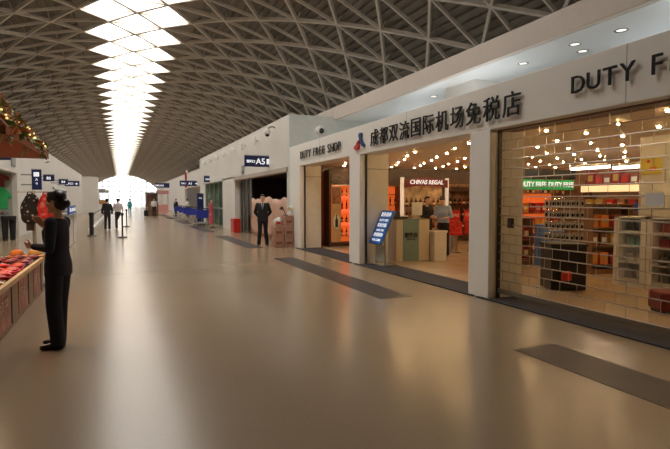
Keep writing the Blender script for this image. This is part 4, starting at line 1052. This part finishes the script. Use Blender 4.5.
# goods at the back edge
for i, (x, y, m, lb) in enumerate(((-2.6, 9.6, mat('coral_cloth', (.55, .12, .1), .7), 'coral hat at the back left of the stall'), (-2.25, 9.8, mat('rose_hat', (.5, .16, .15), .7), 'rose hat second along the back edge of the stall'), (-1.62, 9.9, orange, 'orange hat at the back edge below the hanging bags'), (-1.35, 9.85, mat('amber_cloth', (.6, .3, .08), .7), 'amber hat at the far right corner of the stall'))):
    t = thing('hat', lb, 'hat', (x, y, SZ+.02))
    MB().lathe([(.16, 0), (.165, .015), (.1, .03), (.09, .09), (.05, .12), (.01, .125)], n=20).build('crown', m, t, True); MB().lathe([(.1, .03), (.101, .045)], n=20).build('band', redd, t, True)
t = thing('price_sign', 'small white oval price sign among the dark packets of the stall', 'sign', (-2.0, 9.0, SZ+.02)); MB().lathe([(.12, 0), (.12, .012)], n=20, M=frame((1, 0, 0), (0, .5, .85), (0, 0, .06)) @ Matrix.Diagonal((1, .55, 1, 1))).build('plate', white_lam, t); MB().cyl((0, .02, -.06), (0, .02, .05), .008, .008, 6).build('stem', dark, t)
# leafy stall roof
t = thing('leafy_canopy', 'orange-brown stall roof hung with green vines and tiny yellow lights', 'stall roof', (-2.25, 8.9, 2.3))
P0 = [(-1.1, -2.2), (1.12, -2.2), (1.12, 1.0), (-1.1, 1.0)]
mb = MB()
ap = [(-.2, -1.6, 1.75), (-.2, .3, 1.75)]
e = [(-1.3, -2.4, .1), (1.12, -2.4, .1), (1.12, 1.2, .1), (-1.3, 1.2, .1)]
mb.add(e+ap, [(0, 1, 4), (1, 2, 5, 4), (2, 3, 5), (3, 0, 4, 5)]); mb.add([(x, y, z-.1) for x, y, z in e]+e, [(0, 1, 5, 4), (1, 2, 6, 5), (2, 3, 7, 6), (3, 0, 4, 7), (3, 2, 1, 0)])
mb.build('thatch', mat('rust_thatch', (.3, .09, .03), .8, var=.4, scale=25, bump=.5), t)
for x, y in ((-1.2, -2.3), (-1.2, 1.12), (-1.2, -.6)): MB().cyl((x, y, -2.3), (x, y, .02), .04, .04, 10).build('post', wood, t, True)
def leaves(name, m, n_, seed, lo, hi):
    rnd = random.Random(seed); mb = MB()
    for i in range(n_):
        u = rnd.random(); k = rnd.random(); v = rnd.random()
        if k < .55: q = Vector((-.2+1.32*u, (-1.6-.8*u)+v*(1.9+1.7*u), 1.75-1.65*u))            # slope towards the concourse
        elif k < .8: q = Vector((-.2*(1-u)+u*(-1.3+2.42*v), -1.6-.8*u, 1.75-1.65*u))             # near hip
        else: q = Vector((-.2*(1-u)+u*(-1.3+2.42*v), .3+.9*u, 1.75-1.65*u))                       # far hip
        if u > .82: q.z -= rnd.uniform(lo, hi)
        s = rnd.uniform(.04, .085)
        Mq = Matrix.Translation(q+Vector((rnd.uniform(-.02, .05), rnd.uniform(-.03, .03), rnd.uniform(.01, .06)))) @ Euler((rnd.uniform(-1, 1), rnd.uniform(-1, 1), rnd.uniform(0, 6.28))).to_matrix().to_4x4()
        mb.add([Mq @ Vector(p) for p in ((-s, 0, 0), (0, -s*.5, .01), (s, 0, 0), (0, s*.5, .01))], [(0, 1, 2, 3)])
    o = mb.build(name, m, t); o['kind'] = 'stuff'
leaves('green_vine', leaf_g, 1500, 1, 0, .2); leaves('autumn_leaves', leaf_o, 1100, 2, 0, .12); leaves('pale_vine', mat('pale_leaf', (.3, .36, .12), .5), 220, 3, 0, .3)
mb = MB(); rnd = random.Random(5)
for i in range(70):
    u = rnd.uniform(.3, 1); mb.ell((-.2+1.34*u, (-1.6-.8*u)+rnd.random()*(1.9+1.7*u), 1.81-1.65*u), (.014, .014, .014), 6, 4)
o = mb.build('fairy_lights', mat('fairy_bulb', (1, .75, .25), .4, emit=1.2), t, 'all'); o['kind'] = 'stuff'

# pieces that belong to one part of a thing go one level deeper
HOST = {'lettering': ('arch_sign', 'teal_panel', 'sign_box', 'sign_board', 'header', 'panel', 'pink_panel'), 'pictogram': ('sign_box',), 'handle': ('door', 'bag_body', 'shell'),
        'label': ('glass_body', 'carton', 'wrapper', 'box_body'), 'cap': ('glass_body',), 'print': ('sheet', 'plate', 'blue_panel', 'bag_body'), 'red_seal': ('sheet',), 'ribbon': ('sheet',), 'tape': ('box_body',), 'white_oval': ('poster',), 'bottle_picture': ('poster',), 'poster_photo': ('poster',), 'necktie': ('shirt',), 'eye': ('body',), 'trinket': ('card',)}
bpy.context.view_layer.update()
for o in list(S.objects):
    hosts = HOST.get(o.name.split('.')[0])
    if not hosts or not o.parent or 'category' not in o.parent: continue
    sib = {c.name.split('.')[0]: c for c in o.parent.children if c is not o and c.matrix_basis.is_identity}
    c = next((sib[h] for h in hosts if h in sib), None)
    if c:
        same = [q for q in o.parent.children if q.name.split('.')[0] == c.name.split('.')[0]]
        if len(same) > 1:                                   # nearest of several like parts
            mid = lambda q: sum((Vector(k) for k in q.bound_box), Vector())/8
            c = min(same, key=lambda q: (mid(q)-mid(o)).length)
        o.parent = c

# ------------------------------------------------------------------ lights
W = bpy.data.worlds.new('World'); S.world = W; W.use_nodes = True
bg = W.node_tree.nodes['Background']; bg.inputs[0].default_value = (1, .97, .93, 1)
wt = W.node_tree; wc = wt.nodes.new('ShaderNodeTexCoord'); sp = wt.nodes.new('ShaderNodeSeparateXYZ'); wt.links.new(wc.outputs['Generated'], sp.inputs[0])
wr = wt.nodes.new('ShaderNodeValToRGB'); mr = wt.nodes.new('ShaderNodeMapRange'); mr.inputs['From Min'].default_value = -1; wt.links.new(sp.outputs['Z'], mr.inputs['Value']); wt.links.new(mr.outputs['Result'], wr.inputs['Fac'])
e_ = wr.color_ramp.elements; e_[0].position = .49; e_[0].color = (.11, .105, .1, 1); e_[1].position = 1.; e_[1].color = (1, .96, .9, 1)   # overcast sky: zenith three times the horizon
k_ = e_.new(.5); k_.color = (.4, .4, .4, 1)
wt.links.new(wr.outputs['Color'], bg.inputs[0]); bg.inputs[1].default_value = WORLD
def area(name, loc, sx, sy, power, col, rot=(0, 0, 0), portal=False):
    l = bpy.data.lights.new(name, 'AREA'); l.shape = 'RECTANGLE'; l.size = sx; l.size_y = sy; l.energy = power; l.color = col
    o = bpy.data.objects.new(name, l); COL.objects.link(o); o.location = loc; o.rotation_euler = rot
    if portal: l.cycles.is_portal = True
    return o
YS = Y0+NS*DY
area('skylight_portal', (XC, (YS+YE)/2, ZA+.6), 5.4, YE-YS, 1, (1, 1, 1), portal=True)
area('end_portal', (XE, YE+.6, 5.2), 21, 10.6, 1, (1, 1, 1), (R(-90), 0, 0), portal=True)
WARM = (1, .66, .36)
for y in (0., 5., 9., 13.5): area('soffit_fill', (8.9 if y != 9. else 7.3, y, 3.38), 1., 2.4, 15, (.86, .93, 1), (R(180), 0, 0))  # added uplights hidden behind the fascia, put in to brighten the soffit
area('gift_shop_light', (-5.3, 19, 2.68), 1, 4, 60, (1, .85, .65))
area('stall_lamp', (-2.2, 8.2, 2.24), .8, 1.6, 55, (1, .72, .45))
area('glass_shop_light', (7.4, 32, 2.65), 1, 3, 60, (.95, 1, .9))
area('refit_light', (7, 20, 2.6), .4, .4, 6, WARM)

# ------------------------------------------------------------------ camera
cam = bpy.data.cameras.new('camera'); co = bpy.data.objects.new('camera', cam); COL.objects.link(co)
cam.sensor_width = 36; cam.lens = 501/670*36; cam.clip_start = .05; cam.clip_end = 600
co.location = (0, 0, 1.58); co.rotation_euler = (R(90-2.7997), 0, -R(23.2262))
S.camera = co
S.view_settings.view_transform = 'Standard'; S.view_settings.look = 'None'; S.view_settings.exposure = EXPO; S.view_settings.gamma = 1; S.view_settings.use_curve_mapping = False
S.cycles.max_bounces = 10; S.cycles.diffuse_bounces = 5; S.cycles.transparent_max_bounces = 12; S.cycles.sample_clamp_indirect = 6
S.cycles.use_denoising = True
